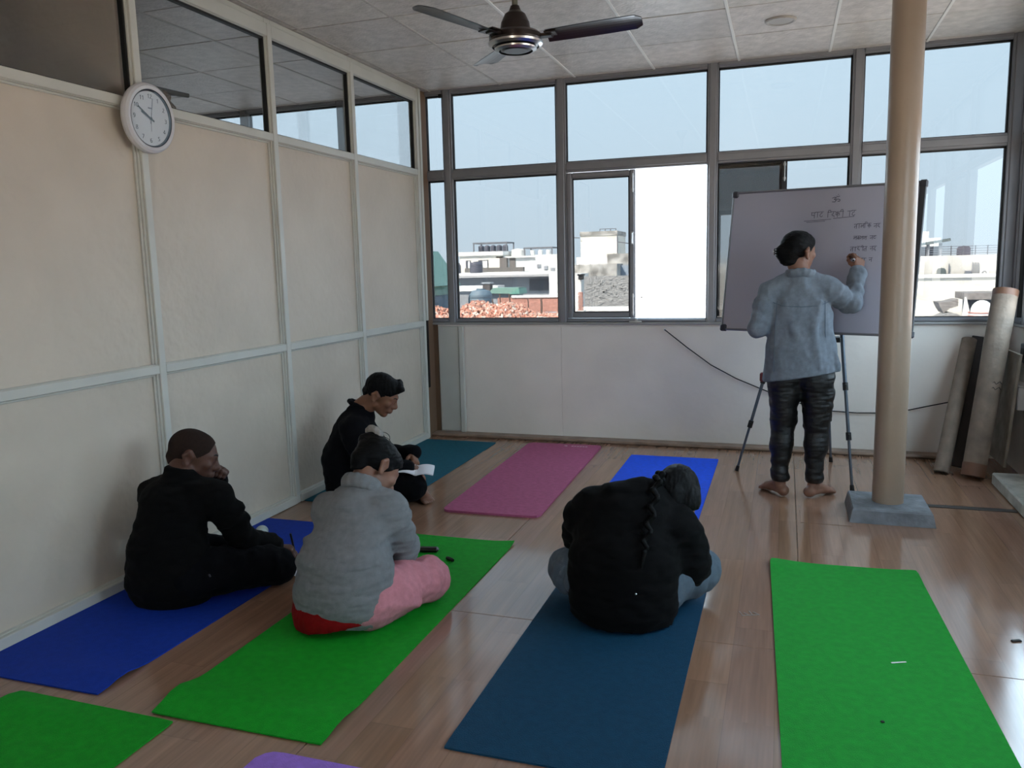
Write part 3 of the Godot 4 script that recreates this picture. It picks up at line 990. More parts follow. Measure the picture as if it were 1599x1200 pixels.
	var prof := [Vector2(0, 0), Vector2(0.62, 0), Vector2(0.62, 1.0), Vector2(0.55, 1.02)]
	for k in 9: prof.append(Vector2(0.54 * cos(k * PI / 16.0), 1.05 + 0.62 * sin(k * PI / 16.0)))
	prof.append(Vector2(0, 1.70))
	lathe(st, prof, 28)
	obj("dome", st, white, t)
	for yy in [0.80, 0.98]:
		st = new_st()
		lathe(st, [Vector2(0.6, yy), Vector2(0.655, yy), Vector2(0.655, yy + 0.05), Vector2(0.6, yy + 0.05)], 28)
		obj("pink_band", st, m("faded pink", Color(0.75, 0.50, 0.46), 0.8), t)
	# more of the town to both sides of the view
	for k in 12:
		var rr := RandomNumberGenerator.new()
		rr.seed = 300 + k
		var x: float = -150.0 + k * 9.5 if k < 9 else 26.0 + (k - 9) * 14.0
		var zz: float = rr.randf_range(-130.0, -108.0) if k < 9 else rr.randf_range(-95.0, -75.0)
		var hh := rr.randf_range(3.6, 6.4)
		blk(gr, "town_block", x, -3.2, x + 8.0, hh - 3.2, zz, 8, [white, cream, roofgrey][k % 3])
		blk(gr, "town_parapet", x - 0.2, hh - 3.2, x + 8.2, hh - 2.7, zz + 0.2, 8.4, white)
		for w in 3: blk(gr, "town_window", x + 1.0 + w * 2.4, hh - 5.4, x + 2.2 + w * 2.4, hh - 4.2, zz + 0.05, 0.1, dark)
	# brown house beyond the right-hand windows
	t = thing("brown_house", "brown walled house beyond the right hand windows", "house", Vector3(24, -3.2, -14))
	blk(t, "wall", 0, 0, 8, 5.2, 6, 18, m("brown wall", Color(0.55, 0.42, 0.36), 0.9))
	blk(t, "parapet", -0.15, 5.2, 8, 5.5, 6.15, 18.3, white)


func arch(x: float, y: float, w: float, h: float) -> PackedVector2Array:
	var p := PackedVector2Array([Vector2(x, y), Vector2(x + w, y)])
	for k in 9:
		var a := PI * k / 8.0
		p.append(Vector2(x + w / 2 + cos(a) * w / 2, y + h * 0.72 + sin(a) * h * 0.28))
	return p


# a heap that nobody could count: broken bricks tumbled over a low mound
func build_brick_heap():
	var one := new_st()
	bx(one, Vector3.ZERO, Vector3(0.34, 0.14, 0.18), 0.015)
	var mesh := one.commit()
	var k := m("heap brick", Color(1, 1, 1), 0.9)
	k.vertex_color_use_as_albedo = true
	mesh.surface_set_material(0, k)
	var r := RandomNumberGenerator.new()
	r.seed = 21
	var mm := MultiMesh.new()
	mm.transform_format = MultiMesh.TRANSFORM_3D
	mm.use_colors = true
	mm.mesh = mesh
	mm.instance_count = 3200
	for i in 3200:
		var x := r.randf_range(-25.5, -13.8)
		var z := r.randf_range(-56.0, -50.5)
		var crest: float = 0.75 + 0.30 * sin(x * 0.9) + 0.25 * sin(x * 2.1 + 1.0)
		if x > -18.5: crest *= clampf(1.0 - (x + 18.5) / 4.5, 0.25, 1.0)
		if x < -22.5: crest *= 0.85
		var y: float = -2.1 + maxf(0.05, crest * (1.0 - pow(absf(z + 53.2) / 2.9, 2.0))) + r.randf_range(-0.08, 0.10)
		var b := Basis.from_euler(Vector3(r.randf() * TAU, r.randf() * TAU, r.randf() * TAU)).scaled(Vector3.ONE * r.randf_range(0.6, 1.15))
		mm.set_instance_transform(i, Transform3D(b, Vector3(x, y, z)))
		var q := r.randf()
		var c := Color(0.55, 0.26, 0.19) if q < 0.55 else (Color(0.64, 0.38, 0.30) if q < 0.8 else Color(0.70, 0.60, 0.53))
		mm.set_instance_color(i, c * r.randf_range(0.75, 1.15))
	var o := MultiMeshInstance3D.new()
	o.name = numbered("brick_heap")
	o.multimesh = mm
	add_child(o)
	tag(o, "heap of broken red bricks on the roof just outside the left panes", "bricks", "", "stuff")

# ------------------------------------------------------------------ mats

# a soft sheet w wide (x) and l long (z) centred on the thing; lift(x, z) raises it; corners rounded by rc
func sheet(w: float, l: float, thick: float, rc: float, lift: Callable, nx := 18, nz := 40) -> SurfaceTool:
	var st := new_st()
	var top := []
	for j in nz + 1:
		var row := []
		for i in nx + 1:
			var x: float = (float(i) / nx - 0.5) * w
			var z: float = (float(j) / nz - 0.5) * l
			var ex := absf(x) - (w / 2 - rc)
			var ez := absf(z) - (l / 2 - rc)
			if rc > 0 and ex > 0 and ez > 0:
				var d := Vector2(ex, ez)
				var mx: float = maxf(ex, ez)
				var q := d / maxf(d.length(), 1e-6) * mx
				x = signf(x) * (w / 2 - rc + q.x)
				z = signf(z) * (l / 2 - rc + q.y)
			row.append(Vector3(x, lift.call(x, z), z))
		top.append(row)
	var nor := []
	for j in nz + 1:
		var row := []
		for i in nx + 1:
			var dx: Vector3 = top[j][min(i + 1, nx)] - top[j][max(i - 1, 0)]
			var dz: Vector3 = top[min(j + 1, nz)][i] - top[max(j - 1, 0)][i]
			row.append(dz.cross(dx).normalized())
		nor.append(row)
	for j in nz:
		for i in nx:
			for s in [1.0, 0.0]:
				var f := func(p: int, q: int) -> Vector3: return top[q][p] + Vector3(0, thick * s, 0)
				var g := func(p: int, q: int) -> Vector3: return nor[q][p] if s > 0.5 else -nor[q][p]
				tri(st, f.call(i, j), f.call(i + 1, j), f.call(i + 1, j + 1), g.call(i, j), g.call(i + 1, j), g.call(i + 1, j + 1))
				tri(st, f.call(i, j), f.call(i + 1, j + 1), f.call(i, j + 1), g.call(i, j), g.call(i + 1, j + 1), g.call(i, j + 1))
	var up := Vector3(0, thick, 0)
	for i in nx:
		for e in [[0, Vector3(0, 0, -1)], [nz, Vector3(0, 0, 1)]]:
			var a: Vector3 = top[e[0]][i]
			var b: Vector3 = top[e[0]][i + 1]
			quad(st, a, b, b + up, a + up, e[1])
	for j in nz:
		for e in [[0, Vector3(-1, 0, 0)], [nx, Vector3(1, 0, 0)]]:
			var a: Vector3 = top[j][e[0]]
			var b: Vector3 = top[j + 1][e[0]]
			quad(st, a, b, b + up, a + up, e[1])
	return st


func curl(x: float, z: float, cx: float, cz: float, r: float, h: float) -> float:
	var d := Vector2(x - cx, z - cz).length()
	return h * pow(clampf(1.0 - d / r, 0.0, 1.0), 2.0)


func mat_material(called: String, c: Color, rough := 0.75) -> Material:
	var k: StandardMaterial3D = textured(m(called, c, rough, 0.0, 0.35), noise("mat tone", 0.03, 4, false, 256, 0.0, 0.88, 1.0), noise("mat relief", 0.30, 2, true, 256, 5.0), 3.0, 0.30)
	return k


func build_mats():
	var flat := func(_x, _z): return 0.0005
	var list := [
		["green mat lying empty at the right beside the column's foot", Color(0.06, 0.59, 0.17), Vector3(0.312, 0, -2.945), 0.63, 1.80, 0.005, 0.02, 2.1, func(x, z): return 0.0006 + curl(x, z, -0.31, -0.86, 0.22, 0.020) + curl(x, z, 0.31, -0.88, 0.16, 0.008)],
		["green mat under the person in the grey jacket", Color(0.055, 0.62, 0.14), Vector3(-1.595, 0, -2.84), 0.63, 1.84, 0.005, 0.006, 0.0, func(x, z): return 0.0006 + curl(x, z, 0.32, -0.93, 0.16, 0.014) + 0.028 * exp(-pow((z - 0.80) / 0.075, 2.0)) * (0.75 - 0.8 * x)],
		["green mat at the lower left corner of the picture", Color(0.05, 0.62, 0.14), Vector3(-2.12, 0, -0.98), 0.64, 1.84, 0.005, 0.01, 0.0, func(x, z): return 0.0006 + 0.022 * exp(-pow((z + 0.84) / 0.07, 2.0)) * clampf(0.45 - x * 1.7, 0.0, 1.0)],
		["blue mat along the partition under the person with close cropped hair", Color(0.035, 0.22, 0.66), Vector3(-2.483, 0, -2.88), 0.625, 1.84, 0.005, 0.006, 0.0, func(x, z): return 0.0006 + 0.018 * exp(-pow((z - 0.80) / 0.07, 2.0)) * clampf(0.3 + x * 2.0, 0.0, 1.0)],
		["teal mat in the far left corner by the partition", Color(0.055, 0.37, 0.45), Vector3(-2.488, 0, -5.085), 0.615, 1.83, 0.006, 0.01, 0.0, flat],
		["dusty pink mat lying empty in the middle at the back", Color(0.70, 0.36, 0.51), Vector3(-1.595, 0, -5.11), 0.59, 1.86, 0.012, 0.05, 1.2, flat],
		["bright blue mat lying empty before the whiteboard", Color(0.03, 0.33, 0.94), Vector3(-0.735, 0, -4.91), 0.63, 1.82, 0.005, 0.008, 0.0, flat],
		["navy blue mat under the person in the black jacket", Color(0.03, 0.245, 0.36), Vector3(-0.605, 0, -2.91), 0.635, 1.80, 0.006, 0.008, 0.0, flat],
		["purple mat cut by the lower edge of the picture", Color(0.63, 0.47, 0.85), Vector3(-1.12, 0, -0.95), 0.62, 1.80, 0.007, 0.06, 0.0, flat],
	]
	for a in list:
		var t := thing("yoga_mat", a[0], "yoga mat", a[2], deg_to_rad(a[7]), "yoga mats")
		var st := sheet(a[3], a[4], a[5], a[6], a[8])
		obj("sheet", st, mat_material("mat " + a[0].split(" ")[0] + str(t.get_index()), a[1]), t)
		if a[0].begins_with("dusty"):
			# faint white print at its far end
			st = new_st()
			bx(st, Vector3(0.02, 0.0127, -0.862), Vector3(0.022, 0.0008, 0.018), 0.0)
			bx(st, Vector3(0.030, 0.0127, -0.852), Vector3(0.012, 0.0008, 0.010), 0.0)
			obj("print_emblem", st, m("mat print", Color(0.82, 0.72, 0.76), 0.8), t)
			st = new_st()
			for k in 6: bx(st, Vector3(0.075 + k * 0.022, 0.0127, -0.856), Vector3(0.015, 0.0008, 0.020), 0.0)
			obj("print_lettering", st, mats["mat print"], t)


# ------------------------------------------------------------------ column, board, fan, clock

func build_column():
	var t := thing("column", "round cream column standing on a grey base block", "column", Vector3(0.567, 0, -4.745))
	var st := new_st()
	lathe(st, [Vector2(0, 0.06), Vector2(0.080, 0.06), Vector2(0.080, CEIL + 0.01), Vector2(0, CEIL + 0.01)], 48)
	obj("shaft", st, textured(m("column cream", Color(0.63, 0.55, 0.48), 0.34), noise_tex["soft tone"], noise_tex["fine relief"], 0.8, 0.10), t)
	st = new_st()
	# the block is slightly broader at its foot, edges rubbed
	var b := [Vector2(-0.207, -0.187), Vector2(0.213, -0.187), Vector2(0.213, 0.207), Vector2(-0.207, 0.207)]
	var lv := [[0.0, 1.0], [0.066, 0.935], [0.075, 0.905]]
	for k in 2:
		for i in 4:
			var p: Vector2 = b[i]
			var q: Vector2 = b[(i + 1) % 4]
			var n := Vector3(q.y - p.y, 0, -(q.x - p.x)).normalized()
			n = (n + Vector3.UP * (0.2 if k == 0 else 1.0)).normalized()
			quad(st, Vector3(p.x * lv[k][1], lv[k][0], p.y * lv[k][1]), Vector3(q.x * lv[k][1], lv[k][0], q.y * lv[k][1]), Vector3(q.x * lv[k + 1][1], lv[k + 1][0], q.y * lv[k + 1][1]), Vector3(p.x * lv[k + 1][1], lv[k + 1][0], p.y * lv[k + 1][1]), n)
	var f: float = lv[2][1]
	quad(st, Vector3(b[0].x * f, 0.075, b[0].y * f), Vector3(b[1].x * f, 0.075, b[1].y * f), Vector3(b[2].x * f, 0.075, b[2].y * f), Vector3(b[3].x * f, 0.075, b[3].y * f), Vector3.UP)
	obj("base_block", st, textured(m("base grey", Color(0.52, 0.54, 0.57), 0.6), noise_tex["grime tone"], noise_tex["fine relief"], 1.6, 0.3), t)


# ink strokes: letters are lists of polylines in a unit box
func stroke(st: SurfaceTool, pts: Array, at: Vector2, s: Vector2, w: float):
	for i in pts.size() - 1:
		var p: Vector2 = at + Vector2(pts[i].x * s.x, pts[i].y * s.y)
		var q: Vector2 = at + Vector2(pts[i + 1].x * s.x, pts[i + 1].y * s.y)
		var d := q - p
		if d.length() < 1e-5: continue
		var e := d.normalized() * w * 0.5
		var n := Vector2(-e.y, e.x)
		var z := 0.0018
		var a := p - e + n
		var b := p - e - n
		var c := q + e - n
		var f := q + e + n
		quad(st, Vector3(a.x, a.y, z), Vector3(b.x, b.y, z), Vector3(c.x, c.y, z), Vector3(f.x, f.y, z), Vector3.BACK)


func V(x: float, y: float) -> Vector2:
	return Vector2(x, y)


func glyph(k: String) -> Array:
	match k:
		"om": return [[V(0.05, 0.8), V(0.3, 0.95), V(0.45, 0.8), V(0.25, 0.6), V(0.45, 0.4), V(0.35, 0.12), V(0.08, 0.15)], [V(0.4, 0.5), V(0.65, 0.6), V(0.85, 0.45), V(0.8, 0.2), V(0.62, 0.25)], [V(0.45, 1.1), V(0.6, 1.02), V(0.78, 1.1)], [V(0.62, 1.22), V(0.64, 1.24)]]
		"pa": return [[V(0, 1), V(1, 1)], [V(0.1, 1), V(0.1, 0.5), V(0.7, 0.45)], [V(0.75, 1), V(0.75, 0)]]
		"aa": return [[V(0, 1), V(1, 1)], [V(0.5, 1), V(0.5, 0)]]
		"ta": return [[V(0, 1), V(1, 1)], [V(0.7, 1), V(0.7, 0)], [V(0.7, 0.6), V(0.25, 0.6), V(0.1, 0.35), V(0.3, 0.1)]]
		"la": return [[V(0, 1), V(1, 1)], [V(0.8, 1), V(0.8, 0)], [V(0.8, 0.55), V(0.55, 0.7), V(0.4, 0.4), V(0.25, 0.65), V(0.05, 0.4), V(0.2, 0.1)]]
		"ka": return [[V(0, 1), V(1, 1)], [V(0.5, 1), V(0.5, 0)], [V(0.5, 0.6), V(0.2, 0.7), V(0.08, 0.4), V(0.3, 0.25), V(0.5, 0.45), V(0.8, 0.65), V(0.95, 0.4), V(0.8, 0.15)]]
		"na": return [[V(0, 1), V(1, 1)], [V(0.75, 1), V(0.75, 0)], [V(0.75, 0.5), V(0.2, 0.5), V(0.15, 0.35), V(0.28, 0.3)]]
		"da": return [[V(0, 1), V(0.9, 1)], [V(0.5, 1), V(0.5, 0.75), V(0.15, 0.6), V(0.3, 0.3), V(0.6, 0.4), V(0.7, 0.05)]]
		"tta": return [[V(0, 1), V(0.9, 1)], [V(0.55, 1), V(0.55, 0.8), V(0.2, 0.7), V(0.12, 0.3), V(0.45, 0.1), V(0.75, 0.3)]]
		"i": return [[V(0.1, 1), V(0.9, 1)], [V(0.2, 1), V(0.2, 0)], [V(0.2, 1.0), V(0.3, 1.35), V(0.7, 1.35), V(0.85, 1.0)]]
		"ii": return [[V(0.1, 1), V(0.9, 1)], [V(0.75, 1), V(0.75, 0)], [V(0.75, 1.0), V(0.65, 1.35), V(0.3, 1.3), V(0.2, 1.05)]]
	return [[V(0, 1), V(1, 1)]]


func write(st: SurfaceTool, word: Array, at: Vector2, size: Vector2, w: float, skip := 0.0):
	var p := at
	for g in word:
		if g == " ":
			p.x += size.x * 0.8
			continue
		for line in glyph(g): stroke(st, line, p + Vector2(0, rng.randf_range(-0.1, 0.1) * size.y), size, w)
		p.x += size.x * (0.95 + skip)


func build_board():
	# the board leans back on its tripod, right end nearer
	var t := thing("whiteboard", "large whiteboard with handwriting leaning on a tripod easel", "whiteboard", Vector3(0.187, 1.402, -5.402))
	t.rotation_order = EULER_ORDER_YXZ
	t.rotation = Vector3(deg_to_rad(-10.3), deg_to_rad(-17.3), deg_to_rad(-0.7))
	var W := 1.144
	var H := 0.90
	var st := new_st()
	bx(st, Vector3(0, 0, -0.007), Vector3(W - 0.01, H - 0.01, 0.014))
	obj("writing_surface", st, m("whiteboard white", Color(0.67, 0.67, 0.73), 0.30, 0.0, 0.5), t)
	st = new_st()
	bx(st, Vector3(0, 0, -0.018), Vector3(W - 0.02, H - 0.02, 0.006))
	obj("backing", st, m("board back", Color(0.18, 0.18, 0.2), 0.7), t)
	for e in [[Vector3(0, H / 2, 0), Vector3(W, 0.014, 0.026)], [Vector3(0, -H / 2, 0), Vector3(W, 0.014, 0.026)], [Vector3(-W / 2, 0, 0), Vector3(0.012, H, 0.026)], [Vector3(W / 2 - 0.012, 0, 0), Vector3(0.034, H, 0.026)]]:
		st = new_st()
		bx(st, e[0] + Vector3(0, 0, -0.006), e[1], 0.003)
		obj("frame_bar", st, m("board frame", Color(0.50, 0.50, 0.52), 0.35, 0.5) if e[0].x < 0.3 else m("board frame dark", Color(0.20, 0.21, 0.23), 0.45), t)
	for sx in [-1.0, 1.0]:
		for sy in [-1.0, 1.0]:
			st = new_st()
			bx(st, Vector3(sx * (W / 2 - 0.010), sy * (H / 2 - 0.010), -0.005), Vector3(0.044, 0.044, 0.034), 0.008)
			obj("corner_cap", st, m("corner grey", Color(0.22, 0.22, 0.25), 0.5), t)
	# handwriting, in places half wiped
	var inkm: Material = m("marker ink", Color(0.24, 0.23, 0.30), 0.6)
	var lines := [
		[["om"], Vector2(0.055, 0.355), Vector2(0.058, 0.036), 0.0034],
		[["pa", "aa", "tta", " ", "i", "da", "ka", "ii", " ", "aa", "tta"], Vector2(-0.060, 0.266), Vector2(0.026, 0.032), 0.0028],
		[["ta", "aa", "la", "i", "ka", " ", "na", "da"], Vector2(0.200, 0.192), Vector2(0.020, 0.024), 0.0026],
		[["la", "ka", "na", "ta", " ", "na", "tta"], Vector2(0.203, 0.122), Vector2(0.020, 0.020), 0.0026],
		[["ta", "aa", "da", "ii", "ta", " ", "na", "da"], Vector2(0.190, 0.052), Vector2(0.020, 0.026), 0.0026],
		[["i", "ka", "la", "ta", "aa", " ", "na"], Vector2(0.190, -0.012), Vector2(0.020, 0.022), 0.0026],
	]
	for k in lines.size():
		st = new_st()
		write(st, lines[k][0], lines[k][1], lines[k][2], lines[k][3])
		if k == 1:
			stroke(st, [V(0, 0), V(0.16, 0.006)], Vector2(-0.10, 0.246), Vector2.ONE, 0.0028)
			stroke(st, [V(0, 0), V(0.12, 0.008)], Vector2(0.075, 0.256), Vector2.ONE, 0.0028)
			stroke(st, [V(0, 0), V(0.11, 0.004)], Vector2(-0.085, 0.238), Vector2.ONE, 0.0024)
		obj("handwriting", st, inkm, t)

	# tripod easel
	var e := thing("easel", "grey telescopic tripod easel under the whiteboard", "easel", Vector3(0.17, 0, -5.55))
	var apex := Vector3(0.05, 1.66, -0.06)
	var feet := [Vector3(-0.45, 0, 0.02), Vector3(0.25, 0, 0.37), Vector3(0.165, 0, -0.38)]
	var legm: Material = m("easel grey", Color(0.34, 0.37, 0.41), 0.4, 0.4)
	for k in 3:
		var f: Vector3 = feet[k]
		var top: Vector3 = apex + Vector3([-0.07, 0.07, 0.0][k], 0, [0.0, 0.0, -0.05][k])
		var at := func(s: float) -> Vector3: return f.lerp(top, s)
		st = new_st()
		tube(st, [at.call(0.012), at.call(0.20)], 0.0085, 12)
		tube(st, [at.call(0.18), at.call(0.38)], 0.0105, 12)
		tube(st, [at.call(0.36), at.call(1.0)], 0.0128, 12)
		var leg := obj("leg", st, legm, e)
		for s in [0.195, 0.375]:
			st = new_st()
			tube(st, [at.call(s - 0.014), at.call(s + 0.014)], 0.0165, 12)
			bx(st, at.call(s) + Vector3(0, 0, 0.016), Vector3(0.012, 0.035, 0.014), 0.003)
			obj("clamp", st, mats["dark plastic"], leg)
		st = new_st()
		tube(st, [f, at.call(0.022)], [0.014, 0.012], 12)
		obj("rubber_foot", st, mats["dark plastic"], leg)
	st = new_st()
	bx(st, apex, Vector3(0.20, 0.08, 0.09), 0.012)
	obj("head_block", st, mats["dark plastic"], e)
	for k in 2:
		st = new_st()
		var p: Vector3 = feet[k].lerp(apex, 0.36)
		var q := Vector3([-0.33, 0.36][k], 0.92, [0.055, 0.285][k])
		bx(st, feet[k].lerp(apex, 0.55) + Vector3(0, 0, 0.05), Vector3(0.05, 0.03, 0.12), 0.006)
		obj("board_hook", st, mats["dark plastic"], e)
	st = new_st()
	bx(st, feet[0].lerp(apex, 0.40) + Vector3(-0.040, -0.02, 0.02), Vector3(0.045, 0.06, 0.045), 0.008)
	obj("red_grip", st, m("red plastic", Color(0.40, 0.05, 0.08), 0.4), e)


func build_fan():
	var f := thing("ceiling_fan", "dark three bladed ceiling fan hanging in the near part of the room", "fan", Vector3(-1.10, 2.345, -3.40))
	var brown: Material = m("fan brown", Color(0.16, 0.125, 0.12), 0.28, 0.3)
	var st := new_st()
	tube(st, [Vector3(0, 0.09, 0), Vector3(0, CEIL - 2.345 - 0.05, 0)], 0.0125, 14)
	obj("rod", st, m("rod grey", Color(0.42, 0.42, 0.38), 0.4, 0.3), f)
	st = new_st()
	lathe(st, [Vector2(0.02, CEIL - 2.345 - 0.075), Vector2(0.055, CEIL - 2.345 - 0.02), Vector2(0.06, CEIL - 2.345)], 28)
	obj("ceiling_cup", st, brown, f)
	st = new_st()
	lathe(st, [Vector2(0.105, -0.012), Vector2(0.112, 0.004), Vector2(0.112, 0.022), Vector2(0.098, 0.034), Vector2(0.066, 0.042), Vector2(0.060, 0.075), Vector2(0.044, 0.108), Vector2(0.026, 0.122), Vector2(0.018, 0.142), Vector2(0, 0.142)], 40)
	obj("motor_cover", st, brown, f)
	st = new_st()
	lathe(st, [Vector2(0, -0.040), Vector2(0.050, -0.040), Vector2(0.068, -0.034), Vector2(0.094, -0.020), Vector2(0.105, -0.012)], 40)
	obj("motor_plate", st, m("fan dark", Color(0.05, 0.045, 0.05), 0.3), f)
	st = new_st()
	lathe(st, [Vector2(0.072, -0.040), Vector2(0.088, -0.034), Vector2(0.090, -0.028), Vector2(0.078, -0.030), Vector2(0.072, -0.040)], 40)
	lathe(st, [Vector2(0.100, -0.022), Vector2(0.114, -0.014), Vector2(0.116, -0.006), Vector2(0.108, -0.006), Vector2(0.100, -0.022)], 40)
	obj("chrome_ring", st, mats["steel"], f)
	for a in [-3.0, 115.0, -125.0]:
		var b := Basis(Vector3.UP, -deg_to_rad(a))
		var lift := 0.02
		st = new_st()
		# bracket
		bx(st, b * Vector3(0.125, 0.012, 0), Vector3(0.07, 0.012, 0.045), 0.004, b)
		bx(st, b * Vector3(0.155, 0.016, 0), Vector3(0.05, 0.006, 0.085), 0.002, b)
		var bl := obj("blade_bracket", st, brown, f)
		st = new_st()
		# blade: twisted and cambered sheet
		var nx := 16
		var nw := 6
		var g := []
		for i in nx + 1:
			var u := float(i) / nx
			var r := 0.135 + u * 0.395
			var w := lerpf(0.098, 0.122, sin(u * PI * 0.6)) * (1.0 if u < 0.94 else sqrt(maxf(0.05, 1.0 - pow((u - 0.94) / 0.075, 2.0))))
			var pitch := deg_to_rad(lerpf(13.0, 9.0, u))
			var row := []
			for j in nw + 1:
				var v := float(j) / nw - 0.5
				row.append(b * Vector3(r, 0.016 + lift * u + sin(pitch) * v * w * 1.0 - 0.012 * v * v * 4.0 * 0.5, cos(pitch) * v * w))
			g.append(row)
		for i in nx:
			for j in nw:
				for s in [1.0, -1.0]:
					var o := Vector3(0, 0.0014 * s, 0)
					var p: Vector3 = g[i][j]
					var q: Vector3 = g[i + 1][j]
					var r3: Vector3 = g[i + 1][j + 1]
					var s3: Vector3 = g[i][j + 1]
					var n: Vector3 = (q - p).cross(s3 - p).normalized()
					if n.y * s < 0: n = -n
					quad(st, p + o, q + o, r3 + o, s3 + o, n)
		obj("blade", st, brown, f)


func build_clock():
	var c := thing("wall_clock", "round white wall clock with a dark inner ring on the partition", "clock", Vector3(LX + 0.002, 2.115, -3.095))
	# its axis looks along +x, slightly tipped down
	var b := Basis(Vector3(0, 0, 1), -PI / 2)
	var xf := Transform3D(Basis(Vector3(0, 0, 1), deg_to_rad(-3.0)) * b, Vector3(0.004, 0, 0))
	var st := new_st()
	lathe(st, [Vector2(0, 0), Vector2(0.140, 0), Vector2(0.152, 0.010), Vector2(0.156, 0.024), Vector2(0.152, 0.038), Vector2(0.142, 0.046), Vector2(0.128, 0.044), Vector2(0.124, 0.036)], 56, xf)
	obj("rim", st, textured(m("clock white", Color(0.80, 0.80, 0.82), 0.35), null, null, 1.0), c)
	st = new_st()
	lathe(st, [Vector2(0.119, 0.034), Vector2(0.121, 0.040), Vector2(0.127, 0.0445), Vector2(0.128, 0.036)], 56, xf)
	obj("inner_ring", st, m("clock ring", Color(0.10, 0.12, 0.17), 0.35), c)
	st = new_st()
	lathe(st, [Vector2(0.121, 0.034), Vector2(0.0, 0.034)], 56, xf)
	obj("dial", st, m("dial white", Color(0.84, 0.85, 0.87), 0.5), c)
	# local frame of the dial: u right (towards -z as seen from the room), v up
	var nrm: Vector3 = xf.basis.y
	var v: Vector3 = (Vector3.UP - nrm * nrm.y).normalized()
	var u: Vector3 = v.cross(nrm)
	var fb := Basis(u, v, nrm)
	var at := func(p: Vector2, d: float) -> Vector3: return xf.origin + u * p.x + v * p.y + nrm * d
	for k in 12:
		var n := k + 1
		var a := TAU * n / 12.0
		var tm := TextMesh.new()
		tm.text = str(n)
		tm.font_size = 24
		tm.pixel_size = 0.0011
		tm.depth = 0.0008
		var font := SystemFont.new()
		font.font_names = PackedStringArray(["Droid Sans"])
		tm.font = font
		var o := obj("numeral", tm, m("clock ink", Color(0.16, 0.17, 0.20), 0.6), c)
		o.transform = Transform3D(fb, at.call(Vector2(sin(a), cos(a)) * 0.097, 0.0350))
	for hnd in [["hour_hand", 295.0, 0.060, 0.0075, 0.0365], ["minute_hand", 300.0, 0.088, 0.0050, 0.0380], ["second_hand", 8.0, 0.090, 0.0022, 0.0395]]:
		st = new_st()
		var a := deg_to_rad(hnd[1])
		var d := Vector2(sin(a), cos(a))
		var rot := Basis(nrm, -a) * fb
		bx(st, at.call(d * (hnd[2] * 0.5 - 0.012), hnd[4]), Vector3(hnd[3], hnd[2] + 0.024, 0.0010), 0.0, rot)
		obj(hnd[0], st, mats["clock ink"], c)
	st = new_st()
	bx(st, at.call(Vector2(0.004, -0.030), 0.0355), Vector3(0.002, 0.055, 0.0008), 0.0, fb)
	bx(st, at.call(Vector2(0, 0.045), 0.0352), Vector3(0.026, 0.006, 0.0006), 0.0, fb)
	obj("dial_print", st, m("dial print", Color(0.5, 0.5, 0.55), 0.6), c)
	st = new_st()
	lathe(st, [Vector2(0.006, 0.036), Vector2(0.006, 0.041), Vector2(0, 0.041)], 16, xf)
	obj("hub", st, mats["clock ink"], c)
	st = new_st()
	lathe(st, [Vector2(0, 0.0415), Vector2(0.1245, 0.0415), Vector2(0.1245, 0.0428), Vector2(0, 0.0428)], 48, xf)
	obj("cover_glass", st, mats["clear glass"], c)


# ------------------------------------------------------------------ right corner, cable, small things

